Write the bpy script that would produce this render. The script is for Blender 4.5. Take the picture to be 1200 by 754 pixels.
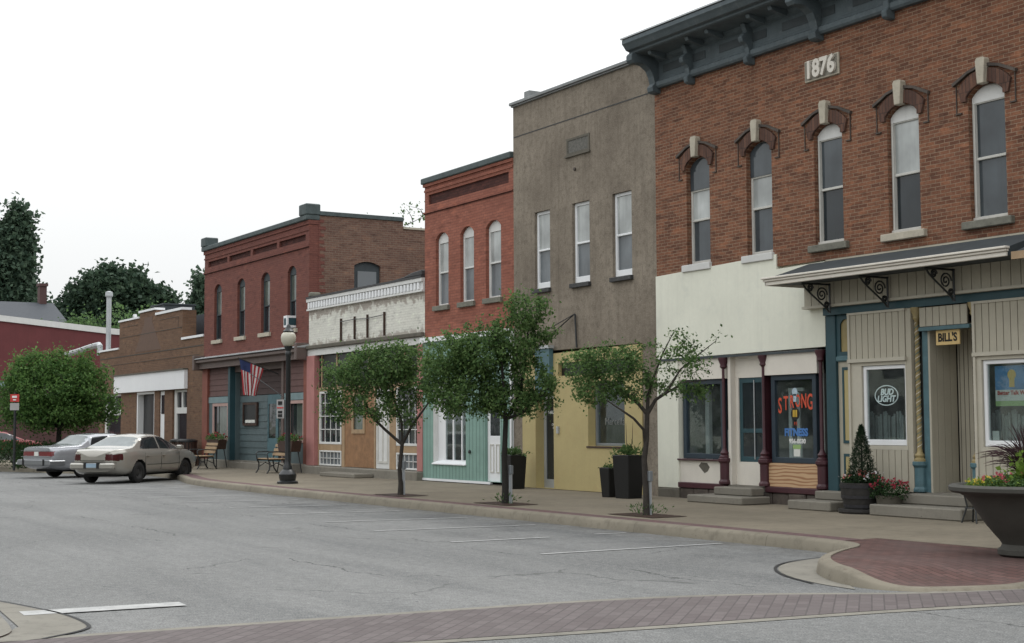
import bpy, bmesh, math, random
import numpy as np
from mathutils import Vector, Matrix
from mathutils.geometry import tessellate_polygon
R = math.radians
for o in list(bpy.data.objects): bpy.data.objects.remove(o)
SC = bpy.context.scene
COL = SC.collection

# ------------------------------------------------------------------ camera
cd = bpy.data.cameras.new('camera'); cam = bpy.data.objects.new('camera', cd); COL.objects.link(cam)
cd.sensor_width = 36.0; cd.lens = 51.0; cd.clip_end = 3000; cd.clip_start = .1
_r = Vector((.51675, .85612, -.00489)); _d = Vector((-.06257, .03207, -.99753)); _f = Vector((-.85385, .51578, .07014))
m = Matrix((( _r[0], -_d[0], -_f[0], 0), (_r[1], -_d[1], -_f[1], -18.0), (_r[2], -_d[2], -_f[2], 1.65), (0, 0, 0, 1)))
cam.matrix_world = m; SC.camera = cam

# ------------------------------------------------------------------ sky, sun, exposure
w = bpy.data.worlds.new('World'); SC.world = w; w.use_nodes = True
nt = w.node_tree; N = nt.nodes; L = nt.links
SUN_EL, SUN_AZ = R(58), R(20)      # sun high behind the shops (towards +Y, a little -X)
sky = N.new('ShaderNodeTexSky'); sky.sky_type = 'NISHITA'; sky.sun_disc = False
sky.sun_elevation = SUN_EL; sky.sun_rotation = -SUN_AZ; sky.dust_density = 4; sky.air_density = 1.2
hs = N.new('ShaderNodeHueSaturation'); hs.inputs['Saturation'].default_value = .10
bg = N['Background']; bg.inputs['Strength'].default_value = .1
tc = N.new('ShaderNodeTexCoord'); sx = N.new('ShaderNodeSeparateXYZ')
L.new(tc.outputs['Generated'], sx.inputs[0])
# overcast deck: brighter overhead than at the horizon, added over the clear sky
mr = N.new('ShaderNodeMapRange'); mr.inputs[1].default_value = 0; mr.inputs[2].default_value = 1
mr.inputs[3].default_value = 8.6; mr.inputs[4].default_value = 25.0
L.new(sx.outputs[2], mr.inputs[0])
cl = N.new('ShaderNodeMix'); cl.data_type = 'RGBA'; cl.inputs[6].default_value = (.985, 1.0, 1.0, 1); cl.inputs[7].default_value = (.97, 1.0, 1.03, 1)
vm = N.new('ShaderNodeVectorMath'); vm.operation = 'SCALE'
L.new(sx.outputs[2], cl.inputs[0]); L.new(cl.outputs[2], vm.inputs[0]); L.new(mr.outputs[0], vm.inputs['Scale'])
va = N.new('ShaderNodeMix'); va.data_type = 'RGBA'; va.inputs[0].default_value = .88
L.new(sky.outputs[0], hs.inputs['Color']); L.new(hs.outputs[0], va.inputs[6]); L.new(vm.outputs[0], va.inputs[7])
L.new(va.outputs[2], bg.inputs['Color'])
sd = bpy.data.lights.new('sun', 'SUN'); sd.energy = .95; sd.angle = R(15); sd.color = (1, .97, .93)
so = bpy.data.objects.new('sun', sd); COL.objects.link(so)
sdir = Vector((-math.sin(SUN_AZ) * math.cos(SUN_EL), math.cos(SUN_AZ) * math.cos(SUN_EL), math.sin(SUN_EL)))
so.rotation_euler = sdir.to_track_quat('Z', 'Y').to_euler(); so.location = (0, 0, 40)
vs = SC.view_settings; vs.view_transform = 'Standard'; vs.look = 'None'; vs.exposure = 0; vs.gamma = 1; vs.use_curve_mapping = False
SC.render.engine = 'CYCLES'

# ------------------------------------------------------------------ materials
def newmat(name):
    m = bpy.data.materials.new(name); m.use_nodes = True
    return m, m.node_tree.nodes, m.node_tree.links, m.node_tree.nodes['Principled BSDF']
def C4(c): return (c[0], c[1], c[2], 1)
def noise(N, L, vec, scale, detail=4, rough=.6):
    n = N.new('ShaderNodeTexNoise'); n.inputs['Scale'].default_value = scale; n.inputs['Detail'].default_value = detail
    n.inputs['Roughness'].default_value = rough; L.new(vec, n.inputs['Vector']); return n.outputs['Fac']
def ramp(N, L, fac, a, b):
    r = N.new('ShaderNodeMapRange'); r.inputs[1].default_value = a; r.inputs[2].default_value = b; L.new(fac, r.inputs[0]); return r.outputs[0]
def mixc(N, L, fac, a, b, mode='MIX'):
    m = N.new('ShaderNodeMix'); m.data_type = 'RGBA'; m.blend_type = mode
    for k, s in ((0, fac), (6, a), (7, b)):
        if isinstance(s, bpy.types.NodeSocket): L.new(s, m.inputs[k])
        else: m.inputs[k].default_value = s if k == 0 else C4(s)
    return m.outputs[2]
def mulf(N, L, a, b):
    m = N.new('ShaderNodeMath'); m.operation = 'MULTIPLY'; L.new(a, m.inputs[0])
    if isinstance(b, bpy.types.NodeSocket): L.new(b, m.inputs[1])
    else: m.inputs[1].default_value = b
    return m.outputs[0]
def coords(N, L, kind='Object'):
    t = N.new('ShaderNodeTexCoord'); return t.outputs[kind]
def bump(N, L, P, h, s, d=.01):
    b = N.new('ShaderNodeBump'); b.inputs['Strength'].default_value = s; b.inputs['Distance'].default_value = d
    L.new(h, b.inputs['Height']); L.new(b.outputs[0], P.inputs['Normal'])
def plain(name, c, rough=.7, var=.18, scale=3, metal=0, spec=.4, dirt=None, bmp=.15, streak=0):
    m, N, L, P = newmat(name); v = coords(N, L)
    a = noise(N, L, v, scale, 5); b = noise(N, L, v, scale * 14, 4)
    col = mixc(N, L, ramp(N, L, a, .3, .7), tuple(x * (1 - var) for x in c), tuple(min(1, x * (1 + var)) for x in c))
    col = mixc(N, L, mulf(N, L, ramp(N, L, b, .35, .75), .5), col, tuple(x * (1 - var * 1.3) for x in c))
    if streak:
        mp = N.new('ShaderNodeMapping'); mp.inputs['Scale'].default_value = (9, 9, .5); L.new(v, mp.inputs[0])
        s = noise(N, L, mp.outputs[0], 1, 5, .7)
        col = mixc(N, L, mulf(N, L, ramp(N, L, s, .5, .8), streak), col, tuple(x * .45 for x in c))
    if dirt:
        col = mixc(N, L, mulf(N, L, ramp(N, L, noise(N, L, v, scale * 2.3, 6, .7), .55, .7), dirt[3]), col, dirt[:3])
    L.new(col, P.inputs['Base Color']); P.inputs['Roughness'].default_value = rough; P.inputs['Metallic'].default_value = metal
    P.inputs['Specular IOR Level'].default_value = spec
    bump(N, L, P, b, bmp, .006)
    return m
def brick(name, c1, c2, mortar, stain=(.05, .03, .025), st=.5, rowh=.0715, bw=.215, msize=.007, paint=None, bias=0, patch=None):
    m, N, L, P = newmat(name); v = coords(N, L)
    s = N.new('ShaderNodeSeparateXYZ'); L.new(v, s.inputs[0])
    ad = N.new('ShaderNodeMath'); ad.operation = 'ADD'; L.new(s.outputs[0], ad.inputs[0]); L.new(s.outputs[1], ad.inputs[1])
    cb = N.new('ShaderNodeCombineXYZ'); L.new(ad.outputs[0], cb.inputs[0]); L.new(s.outputs[2], cb.inputs[1])
    wob = N.new('ShaderNodeTexNoise'); wob.inputs['Scale'].default_value = 1.5; L.new(cb.outputs[0], wob.inputs['Vector'])
    wv = N.new('ShaderNodeVectorMath'); wv.operation = 'MULTIPLY_ADD'; L.new(wob.outputs['Color'], wv.inputs[0]); wv.inputs[1].default_value = (.02, .012, 0); L.new(cb.outputs[0], wv.inputs[2])
    b = N.new('ShaderNodeTexBrick'); L.new(wv.outputs[0], b.inputs['Vector'])
    b.inputs['Scale'].default_value = 1; b.inputs['Brick Width'].default_value = bw; b.inputs['Row Height'].default_value = rowh
    b.inputs['Mortar Size'].default_value = msize; b.inputs['Mortar Smooth'].default_value = .3; b.inputs['Bias'].default_value = bias
    b.inputs['Color1'].default_value = C4(c1); b.inputs['Color2'].default_value = C4(c2); b.inputs['Mortar'].default_value = C4(mortar)
    col = b.outputs['Color']
    # odd bricks, long weathering, fine grain
    mp = N.new('ShaderNodeMapping'); mp.inputs['Scale'].default_value = (1 / bw, 1 / rowh, 1); L.new(cb.outputs[0], mp.inputs[0])
    k = noise(N, L, mp.outputs[0], .55, 2, .5)
    col = mixc(N, L, mulf(N, L, ramp(N, L, k, .57, .72), .6), col, tuple(x * .42 for x in c1))
    col = mixc(N, L, mulf(N, L, ramp(N, L, k, .42, .28), .5), col, (min(1, c2[0] * 1.55), c2[1] * 1.45, c2[2] * 1.3))
    mp2 = N.new('ShaderNodeMapping'); mp2.inputs['Scale'].default_value = (.5, .9, 1); L.new(cb.outputs[0], mp2.inputs[0])
    n1 = noise(N, L, mp2.outputs[0], .9, 6, .65)
    col = mixc(N, L, mulf(N, L, ramp(N, L, n1, .45, .75), st), col, stain)
    n2 = noise(N, L, cb.outputs[0], 60, 3); n3 = noise(N, L, cb.outputs[0], 16, 4, .75)
    col = mixc(N, L, mulf(N, L, ramp(N, L, n3, .5, .72), .5), col, tuple(x * .55 for x in c1)); col = mixc(N, L, mulf(N, L, ramp(N, L, n3, .46, .30), .35), col, mortar)
    col = mixc(N, L, mulf(N, L, ramp(N, L, n2, .3, .8), .35), col, tuple(x * .5 for x in c1))
    if patch:      # patch = (colour, z centre, z spread, strength)
        for (pc, z0, hw, stg) in patch:
            dz = N.new('ShaderNodeMath'); dz.operation = 'SUBTRACT'; L.new(s.outputs[2], dz.inputs[0]); dz.inputs[1].default_value = z0
            ab = N.new('ShaderNodeMath'); ab.operation = 'ABSOLUTE'; L.new(dz.outputs[0], ab.inputs[0])
            g = ramp(N, L, ab.outputs[0], hw, 0)
            nn = noise(N, L, cb.outputs[0], 3.2, 7, .72)
            su = N.new('ShaderNodeMath'); su.operation = 'ADD'; L.new(nn, su.inputs[0]); L.new(mulf(N, L, g, .26), su.inputs[1])
            col = mixc(N, L, mulf(N, L, ramp(N, L, su.outputs[0], .66, .72), stg), col, pc)
    L.new(col, P.inputs['Base Color']); P.inputs['Roughness'].default_value = .88; P.inputs['Specular IOR Level'].default_value = .25
    inv = N.new('ShaderNodeMath'); inv.operation = 'SUBTRACT'; inv.inputs[0].default_value = 1; L.new(b.outputs['Fac'], inv.inputs[1])
    ad2 = N.new('ShaderNodeMath'); ad2.operation = 'ADD'; L.new(inv.outputs[0], ad2.inputs[0]); L.new(mulf(N, L, n2, .5), ad2.inputs[1])
    bump(N, L, P, ad2.outputs[0], .6, .008)
    return m
M = {}
M['brick_1876'] = brick('old_red_brick', (.130, .056, .035), (.262, .114, .064), (.31, .225, .155), st=.45, rowh=.0625, bw=.205, msize=.0062, stain=(.078, .040, .030))
M['brick_hood'] = brick('hood_brick', (.10, .055, .042), (.16, .085, .06), (.055, .04, .035), rowh=.32, bw=.075, st=.5)
M['brick_orange'] = brick('painted_orange_brick', (.275, .100, .068), (.335, .130, .090), (.20, .082, .06), stain=(.17, .07, .052), st=.5)
M['brick_far'] = brick('painted_dark_red_brick', (.175, .066, .052), (.195, .076, .058), (.135, .055, .045), stain=(.115, .052, .045), st=.5)
M['brick_side'] = brick('raw_brown_brick', (.145, .078, .058), (.21, .125, .09), (.24, .19, .15), stain=(.07, .045, .04), st=.5)
M['brick_tan'] = brick('tan_brown_brick', (.155, .088, .054), (.19, .112, .07), (.14, .10, .075), stain=(.09, .055, .04), st=.5)
M['brick_white'] = brick('peeling_white_brick', (.70, .69, .62), (.74, .73, .66), (.60, .59, .53), stain=(.52, .51, .45), st=.4,
                         patch=[((.22, .17, .14), 4.98, .42, .65), ((.24, .19, .16), 3.95, .28, .6)])
M['recess_dark'] = brick('shaded_dark_brick', (.06, .022, .018), (.10, .035, .028), (.04, .02, .018), st=.5)  # dark brick tone painted as shade under courses and in frieze recesses
def stucco():
    m, N, L, P = newmat('weathered_grey_stucco'); v = coords(N, L)
    a = noise(N, L, v, .55, 7, .68); b = noise(N, L, v, 7, 6, .75); c = noise(N, L, v, 45, 3)
    col = mixc(N, L, ramp(N, L, a, .34, .68), (.150, .125, .098), (.285, .245, .195))
    col = mixc(N, L, mulf(N, L, ramp(N, L, b, .48, .68), .7), col, (.10, .083, .064))
    col = mixc(N, L, mulf(N, L, ramp(N, L, c, .52, .7), .6), col, (.36, .31, .25))
    mp = N.new('ShaderNodeMapping'); mp.inputs['Scale'].default_value = (6, 6, .35); L.new(v, mp.inputs[0])
    s = noise(N, L, mp.outputs[0], 1, 5, .7)
    col = mixc(N, L, mulf(N, L, ramp(N, L, s, .48, .72), .45), col, (.105, .088, .07)); e = noise(N, L, v, 18, 5, .8); col = mixc(N, L, mulf(N, L, ramp(N, L, e, .52, .66), .5), col, (.10, .085, .068))
    L.new(col, P.inputs['Base Color']); P.inputs['Roughness'].default_value = .92; P.inputs['Specular IOR Level'].default_value = .2
    ad = N.new('ShaderNodeMath'); ad.operation = 'ADD'; L.new(b, ad.inputs[0]); L.new(c, ad.inputs[1])
    bump(N, L, P, ad.outputs[0], .7, .012); return m
M['stucco'] = stucco()
def asphalt():
    m, N, L, P = newmat('worn_asphalt'); v = coords(N, L)
    g = noise(N, L, v, 62, 3, .7); a = noise(N, L, v, .22, 6, .62); b = noise(N, L, v, 1.1, 6, .7)
    col = mixc(N, L, ramp(N, L, a, .35, .68), (.150, .151, .146), (.198, .198, .192))
    mp = N.new('ShaderNodeMapping'); mp.inputs['Scale'].default_value = (.10, 1.1, 1); L.new(v, mp.inputs[0])
    t = noise(N, L, mp.outputs[0], 1, 5, .6)
    col = mixc(N, L, mulf(N, L, ramp(N, L, t, .46, .66), .75), col, (.112, .114, .113))
    col = mixc(N, L, mulf(N, L, ramp(N, L, b, .58, .75), .45), col, (.105, .106, .106))
    # oil marks in the parking bays by the kerb
    s = N.new('ShaderNodeSeparateXYZ'); L.new(v, s.inputs[0])
    bay = mulf(N, L, ramp(N, L, s.outputs[1], -9.5, -6.2), ramp(N, L, noise(N, L, v, .75, 4, .6), .48, .66))
    col = mixc(N, L, mulf(N, L, bay, .55), col, (.062, .063, .064))
    h1 = noise(N, L, v, 11, 4, .8); h2 = noise(N, L, v, 4.2, 5, .75)
    col = mixc(N, L, mulf(N, L, ramp(N, L, h2, .45, .70), .40), col, (.105, .108, .107)); col = mixc(N, L, mulf(N, L, ramp(N, L, h1, .50, .68), .55), col, (.27, .272, .265)); col = mixc(N, L, mulf(N, L, ramp(N, L, h1, .46, .30), .6), col, (.085, .087, .087))
    col = mixc(N, L, mulf(N, L, ramp(N, L, g, .54, .70), .85), col, (.33, .33, .32))
    col = mixc(N, L, mulf(N, L, ramp(N, L, g, .47, .32), .8), col, (.045, .046, .046))
    sp = noise(N, L, v, 9, 2, .5); col = mixc(N, L, mulf(N, L, ramp(N, L, sp, .73, .76), .6), col, (.05, .05, .05))
    gut = mulf(N, L, ramp(N, L, s.outputs[1], -5.75, -5.05), ramp(N, L, noise(N, L, v, 2.2, 5, .7), .38, .6))
    col = mixc(N, L, mulf(N, L, gut, .6), col, (.075, .068, .055))
    vo = N.new('ShaderNodeTexVoronoi'); vo.feature = 'DISTANCE_TO_EDGE'; vo.inputs['Scale'].default_value = .34; wd = N.new('ShaderNodeVectorMath'); wd.operation = 'MULTIPLY_ADD'
    wn = N.new('ShaderNodeTexNoise'); wn.inputs['Scale'].default_value = 2.2; wn.inputs['Detail'].default_value = 5; L.new(v, wn.inputs['Vector']); L.new(wn.outputs['Color'], wd.inputs[0]); wd.inputs[1].default_value = (.7, .7, 0); L.new(v, wd.inputs[2]); L.new(wd.outputs[0], vo.inputs['Vector'])
    cg = ramp(N, L, noise(N, L, v, .4, 2, .5), .53, .58)
    col = mixc(N, L, mulf(N, L, mulf(N, L, ramp(N, L, vo.outputs['Distance'], .008, .002), cg), .6), col, (.05, .05, .048))
    # wandering seam cracks, and scattered short ones
    w_ = noise(N, L, v, .8, 5, .65)
    sm = N.new('ShaderNodeMath'); sm.operation = 'MULTIPLY_ADD'; L.new(w_, sm.inputs[0]); sm.inputs[1].default_value = .9; L.new(s.outputs[1], sm.inputs[2])
    for y0, x_gate in ((-10.55, 1), (-7.9, 1)):
        d = N.new('ShaderNodeMath'); d.operation = 'SUBTRACT'; L.new(sm.outputs[0], d.inputs[0]); d.inputs[1].default_value = y0
        e = N.new('ShaderNodeMath'); e.operation = 'ABSOLUTE'; L.new(d.outputs[0], e.inputs[0])
        gate = ramp(N, L, noise(N, L, v, .33, 2, .5), .50, .56)
        col = mixc(N, L, mulf(N, L, mulf(N, L, ramp(N, L, e.outputs[0], .022, .006), gate), .75), col, (.035, .035, .035))
    L.new(col, P.inputs['Base Color']); P.inputs['Roughness'].default_value = .9; P.inputs['Specular IOR Level'].default_value = .25
    bump(N, L, P, g, .9, .012); return m
M['asphalt'] = asphalt()
def concrete(name, c, joint=None, jw=.01, wear=.5):
    m, N, L, P = newmat(name); v = coords(N, L)
    a = noise(N, L, v, .6, 6, .65); b = noise(N, L, v, 5, 6, .7); g = noise(N, L, v, 90, 3)
    col = mixc(N, L, ramp(N, L, a, .35, .7), tuple(x * .84 for x in c), tuple(x * 1.13 for x in c))
    col = mixc(N, L, mulf(N, L, ramp(N, L, b, .5, .75), wear), col, tuple(x * .6 for x in c))
    col = mixc(N, L, mulf(N, L, ramp(N, L, g, .55, .8), .4), col, tuple(x * 1.35 for x in c))
    sp = noise(N, L, v, 13, 2, .5); col = mixc(N, L, mulf(N, L, ramp(N, L, sp, .72, .76), .5), col, tuple(x * .35 for x in c))
    if joint:
        s = N.new('ShaderNodeSeparateXYZ'); L.new(v, s.inputs[0])
        for ax, st in ((0, joint[0]), (1, joint[1])):
            if not st: continue
            q = N.new('ShaderNodeMath'); q.operation = 'PINGPONG'; L.new(s.outputs[ax], q.inputs[0]); q.inputs[1].default_value = st / 2
            col = mixc(N, L, mulf(N, L, ramp(N, L, q.outputs[0], jw, jw * .5), .6), col, tuple(x * .35 for x in c))
    L.new(col, P.inputs['Base Color']); P.inputs['Roughness'].default_value = .9; P.inputs['Specular IOR Level'].default_value = .25
    bump(N, L, P, g, .4, .006); return m
M['sidewalk'] = concrete('tan_concrete', (.195, .168, .126), joint=(1.52, 1.52), wear=.65)
M['kerb'] = concrete('kerb_concrete', (.20, .178, .138), joint=(3.0, 0), jw=.008, wear=.95)
M['apron'] = concrete('gutter_concrete', (.20, .188, .16), wear=.9)
M['step'] = concrete('grey_step_concrete', (.20, .185, .155), wear=.7)
M['footing'] = concrete('mossy_footing', (.12, .11, .09), wear=.9)
def paver(name, c1, c2, mortar, rot=0, bw=.2, rh=.1):
    m, N, L, P = newmat(name); v = coords(N, L)
    mp = N.new('ShaderNodeMapping'); mp.inputs['Rotation'].default_value = (0, 0, rot); L.new(v, mp.inputs[0])
    b = N.new('ShaderNodeTexBrick'); L.new(mp.outputs[0], b.inputs['Vector']); b.inputs['Scale'].default_value = 1
    b.inputs['Brick Width'].default_value = bw; b.inputs['Row Height'].default_value = rh; b.inputs['Mortar Size'].default_value = .007
    b.inputs['Color1'].default_value = C4(c1); b.inputs['Color2'].default_value = C4(c2); b.inputs['Mortar'].default_value = C4(mortar)
    col = b.outputs['Color']; n = noise(N, L, v, 1.3, 6, .7); g = noise(N, L, v, 30, 4, .8)
    col = mixc(N, L, mulf(N, L, ramp(N, L, n, .4, .7), .6), col, tuple((x + y) * .5 for x, y in zip(c1, (.13, .12, .115))))
    col = mixc(N, L, mulf(N, L, ramp(N, L, g, .5, .75), .4), col, tuple(x * .6 for x in c1))
    L.new(col, P.inputs['Base Color']); P.inputs['Roughness'].default_value = .9; P.inputs['Specular IOR Level'].default_value = .2
    inv = N.new('ShaderNodeMath'); inv.operation = 'SUBTRACT'; inv.inputs[0].default_value = 1; L.new(b.outputs['Fac'], inv.inputs[1])
    bump(N, L, P, inv.outputs[0], .5, .006); return m
M['paver_red'] = paver('red_pavers', (.090, .050, .044), (.128, .072, .063), (.045, .034, .031), R(4), .21, .105)
M['paver_road'] = paver('worn_road_pavers', (.105, .088, .087), (.140, .120, .118), (.078, .068, .067), R(45), .22, .11)
M['paver_strip'] = paver('maroon_strip', (.125, .075, .075), (.155, .09, .088), (.06, .05, .05), R(90))
M['ground'] = plain('dry_ground', (.10, .11, .06), var=.35, scale=.2)
M['road_paint'] = plain('worn_white_paint', (.36, .36, .35), var=.25, scale=5, dirt=(.16, .16, .16, .85))
M['cream'] = plain('cream_stucco', (.68, .68, .58), var=.06, scale=.9, dirt=(.55, .56, .49, .5), streak=.16)
M['cream_trim'] = plain('cream_trim', (.64, .60, .53), var=.06)
M['white_trim'] = plain('white_trim', (.62, .62, .60), var=.08, streak=.15)
M['white_wood'] = plain('bright_white_board', (.74, .75, .76), var=.05, scale=.6, streak=.06)
M['old_white'] = plain('chalky_window_paint', (.52, .51, .47), var=.1, streak=.2)
M['slate_paint'] = plain('blue_grey_cornice_paint', (.082, .104, .114), var=.22, scale=2, dirt=(.16, .18, .18, .35), streak=.3)
M['dark_slate'] = plain('dark_flashing', (.045, .055, .06), var=.2, streak=.2)
M['coping_grey'] = plain('grey_tin_coping', (.20, .21, .21), var=.2, rough=.5, streak=.2)
M['coping_green'] = plain('tarred_green_coping', (.065, .085, .085), var=.3, scale=4)
M['limestone'] = plain('pale_limestone', (.43, .39, .31), var=.15, scale=6, dirt=(.15, .14, .11, .35))
M['limestone_dark'] = plain('mossy_sill_stone', (.16, .155, .125), var=.25, scale=6, dirt=(.06, .065, .05, .6))
M['sill_white'] = plain('white_sill', (.55, .55, .53), var=.08)
M['sill_dark'] = plain('black_sill', (.045, .045, .045), var=.3, scale=7, dirt=(.16, .16, .15, .5))
M['stone_dark'] = plain('rough_dark_stone', (.075, .06, .05), var=.4, scale=3, bmp=.8, dirt=(.15, .13, .10, .4))
M['maroon'] = plain('maroon_iron', (.058, .018, .024), rough=.45, var=.2)
M['teal_dark'] = plain('dark_teal_paint', (.022, .062, .075), rough=.5, var=.15)
M['teal_blue'] = plain('blue_teal_paint', (.075, .145, .165), rough=.5, var=.2, scale=5)
M['navy_frame'] = plain('navy_window_frame', (.025, .04, .055), rough=.45, var=.2)
M['beige_board'] = plain('beige_boards', (.40, .37, .295), rough=.7, var=.07, scale=2, streak=.12)
M['beige_trim'] = plain('pale_beige_trim', (.45, .42, .345), rough=.6, var=.07)
M['groove'] = plain('groove_shadow_line', (.055, .045, .035), var=.1)
M['yellow_paint'] = plain('ochre_stucco', (.42, .345, .165), var=.08, scale=1.2, dirt=(.36, .235, .11, .25), streak=.1)
M['gold_twist'] = plain('gilded_column', (.30, .235, .11), rough=.5, var=.2, scale=12)
M['teal_siding'] = plain('mint_teal_boards', (.200, .320, .275), rough=.7, var=.12, scale=2, streak=.25)
M['teal_lap'] = plain('petrol_lap_siding', (.080, .112, .118), rough=.6, var=.12, streak=.1)
M['teal_pale'] = plain('pale_teal_trim', (.17, .24, .25), rough=.6, var=.12)
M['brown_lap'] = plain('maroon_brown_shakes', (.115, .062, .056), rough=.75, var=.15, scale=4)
M['brown_shaded'] = plain('shaded_brown_shakes', (.055, .034, .032), rough=.75, var=.15, scale=4)  # darker copy of the shakes, with the shade under the canopy in its colour
M['brown_trim'] = plain('brown_canopy_trim', (.115, .085, .075), rough=.6, var=.15)
M['red_wood'] = plain('faded_red_pilaster', (.20, .065, .045), var=.15)
M['pink'] = plain('pink_pilaster', (.38, .17, .155), rough=.75, var=.1, streak=.15)
M['pale_pink'] = plain('pale_pink_frame', (.40, .27, .24), rough=.7, var=.1)
M['orange_wood'] = plain('stained_plywood_door', (.27, .145, .07), rough=.6, var=.25, scale=5, streak=.25)
M['tan_wood'] = plain('tan_trim_wood', (.34, .235, .14), rough=.7, var=.15, scale=5)
M['bench_wood'] = plain('honey_bench_slats', (.30, .205, .115), rough=.6, var=.2, scale=8)
M['black_iron'] = plain('black_iron', (.012, .014, .015), rough=.4, var=.2, spec=.5)
M['dark_wood'] = plain('dark_brown_wood', (.05, .026, .018), rough=.6, var=.3, scale=8)
M['barrel_wood'] = plain('wet_barrel_wood', (.028, .026, .024), rough=.7, var=.35, scale=9)
M['barrel_hoop'] = plain('rust_hoop', (.045, .045, .05), rough=.5, var=.2, metal=.4)
M['black_plastic'] = plain('black_planter', (.008, .008, .008), rough=.55, var=.15)
M['bowl'] = plain('dark_cast_bowl', (.056, .054, .046), rough=.75, var=.14, scale=5, bmp=.4)
M['white_metal'] = plain('galvanised_metal', (.42, .44, .45), rough=.4, var=.1, metal=.3)
M['roof_tar'] = plain('tar_roof', (.05, .05, .052), var=.2)
M['roof_slate'] = plain('blue_grey_shingles', (.040, .046, .055), var=.2, scale=5)
M['red_wall'] = plain('dark_red_painted_wall', (.125, .030, .032), var=.12, scale=1.2, streak=.25)
M['red_low'] = plain('dull_red_brick_base', (.075, .035, .033), var=.2, scale=2)
M['soil'] = plain('potting_soil', (.03, .022, .015), var=.3, scale=20)
M['bark'] = plain('grey_bark', (.040, .034, .028), rough=.9, var=.35, scale=14, bmp=.8)
M['bark_dark'] = plain('dark_bark', (.022, .02, .017), rough=.9, var=.3, scale=8, bmp=.8)
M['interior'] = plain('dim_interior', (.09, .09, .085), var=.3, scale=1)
M['interior_mid'] = plain('shop_interior_wall', (.17, .18, .17), var=.3, scale=1.5)
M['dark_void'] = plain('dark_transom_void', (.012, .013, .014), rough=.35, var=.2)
M['grey_board'] = plain('grey_window_board', (.17, .185, .195), rough=.35, var=.05, scale=1, spec=.5)
M['paper'] = plain('white_paper', (.62, .62, .58), var=.04)
M['curtain'] = plain('grey_curtain', (.26, .28, .27), var=.3, scale=4, streak=.5)
m_n, N_, L_, P_ = newmat('emissive_neon'); P_.inputs['Base Color'].default_value = (.7, .7, .7, 1); P_.inputs['Emission Color'].default_value = (.9, .95, .95, 1); P_.inputs['Emission Strength'].default_value = .22; M['neon'] = m_n  # white tubing and lettering with a weak emission added
M['plywood'] = None
def ply():
    m, N, L, P = newmat('raw_plywood'); v = coords(N, L)
    mp = N.new('ShaderNodeMapping'); mp.inputs['Scale'].default_value = (1.1, 1, 4.5); L.new(v, mp.inputs[0])
    wv = N.new('ShaderNodeTexWave'); wv.wave_type = 'BANDS'; wv.bands_direction = 'Z'; wv.inputs['Scale'].default_value = 1.1; wv.inputs['Distortion'].default_value = 9; wv.inputs['Detail'].default_value = 2; wv.inputs['Detail Scale'].default_value = .9
    L.new(mp.outputs[0], wv.inputs['Vector'])
    col = mixc(N, L, ramp(N, L, wv.outputs['Fac'], .1, .6), (.30, .155, .075), (.50, .33, .19))
    L.new(col, P.inputs['Base Color']); P.inputs['Roughness'].default_value = .7; return m
M['plywood'] = ply()
def pane(name, c, rough=.06, wav=.25, spec=.5):
    m, N, L, P = newmat(name); v = coords(N, L)
    a = noise(N, L, v, 1.3, 3, .5)
    mp = N.new('ShaderNodeMapping'); mp.inputs['Scale'].default_value = (5, 5, .6); L.new(v, mp.inputs[0]); k = noise(N, L, mp.outputs[0], 1.2, 4, .6)  # vertical colour streaks painted in for uneven reflections
    col = mixc(N, L, ramp(N, L, a, .3, .7), tuple(x * .65 for x in c), tuple(x * 1.25 for x in c)); col = mixc(N, L, mulf(N, L, ramp(N, L, k, .45, .7), .4), col, tuple(x * .55 for x in c))
    L.new(col, P.inputs['Base Color']); P.inputs['Roughness'].default_value = rough; P.inputs['Specular IOR Level'].default_value = spec
    b = noise(N, L, v, 2.2, 2, .4); bump(N, L, P, b, wav, .02); return m
M['pane_dark'] = pane('dark_sash_glass', (.020, .026, .030))
M['pane_slate'] = pane('slate_sash_glass', (.060, .072, .080))
M['pane_shade'] = pane('glass_over_white_shade', (.40, .42, .41), .10)
M['pane_grey'] = pane('glass_over_grey_board', (.135, .15, .16), .25)
M['pane_olive'] = pane('glass_over_faded_curtain', (.10, .12, .105), .12)
M['pane_amber'] = pane('amber_transom_glass', (.33, .26, .12), .2)
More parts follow.
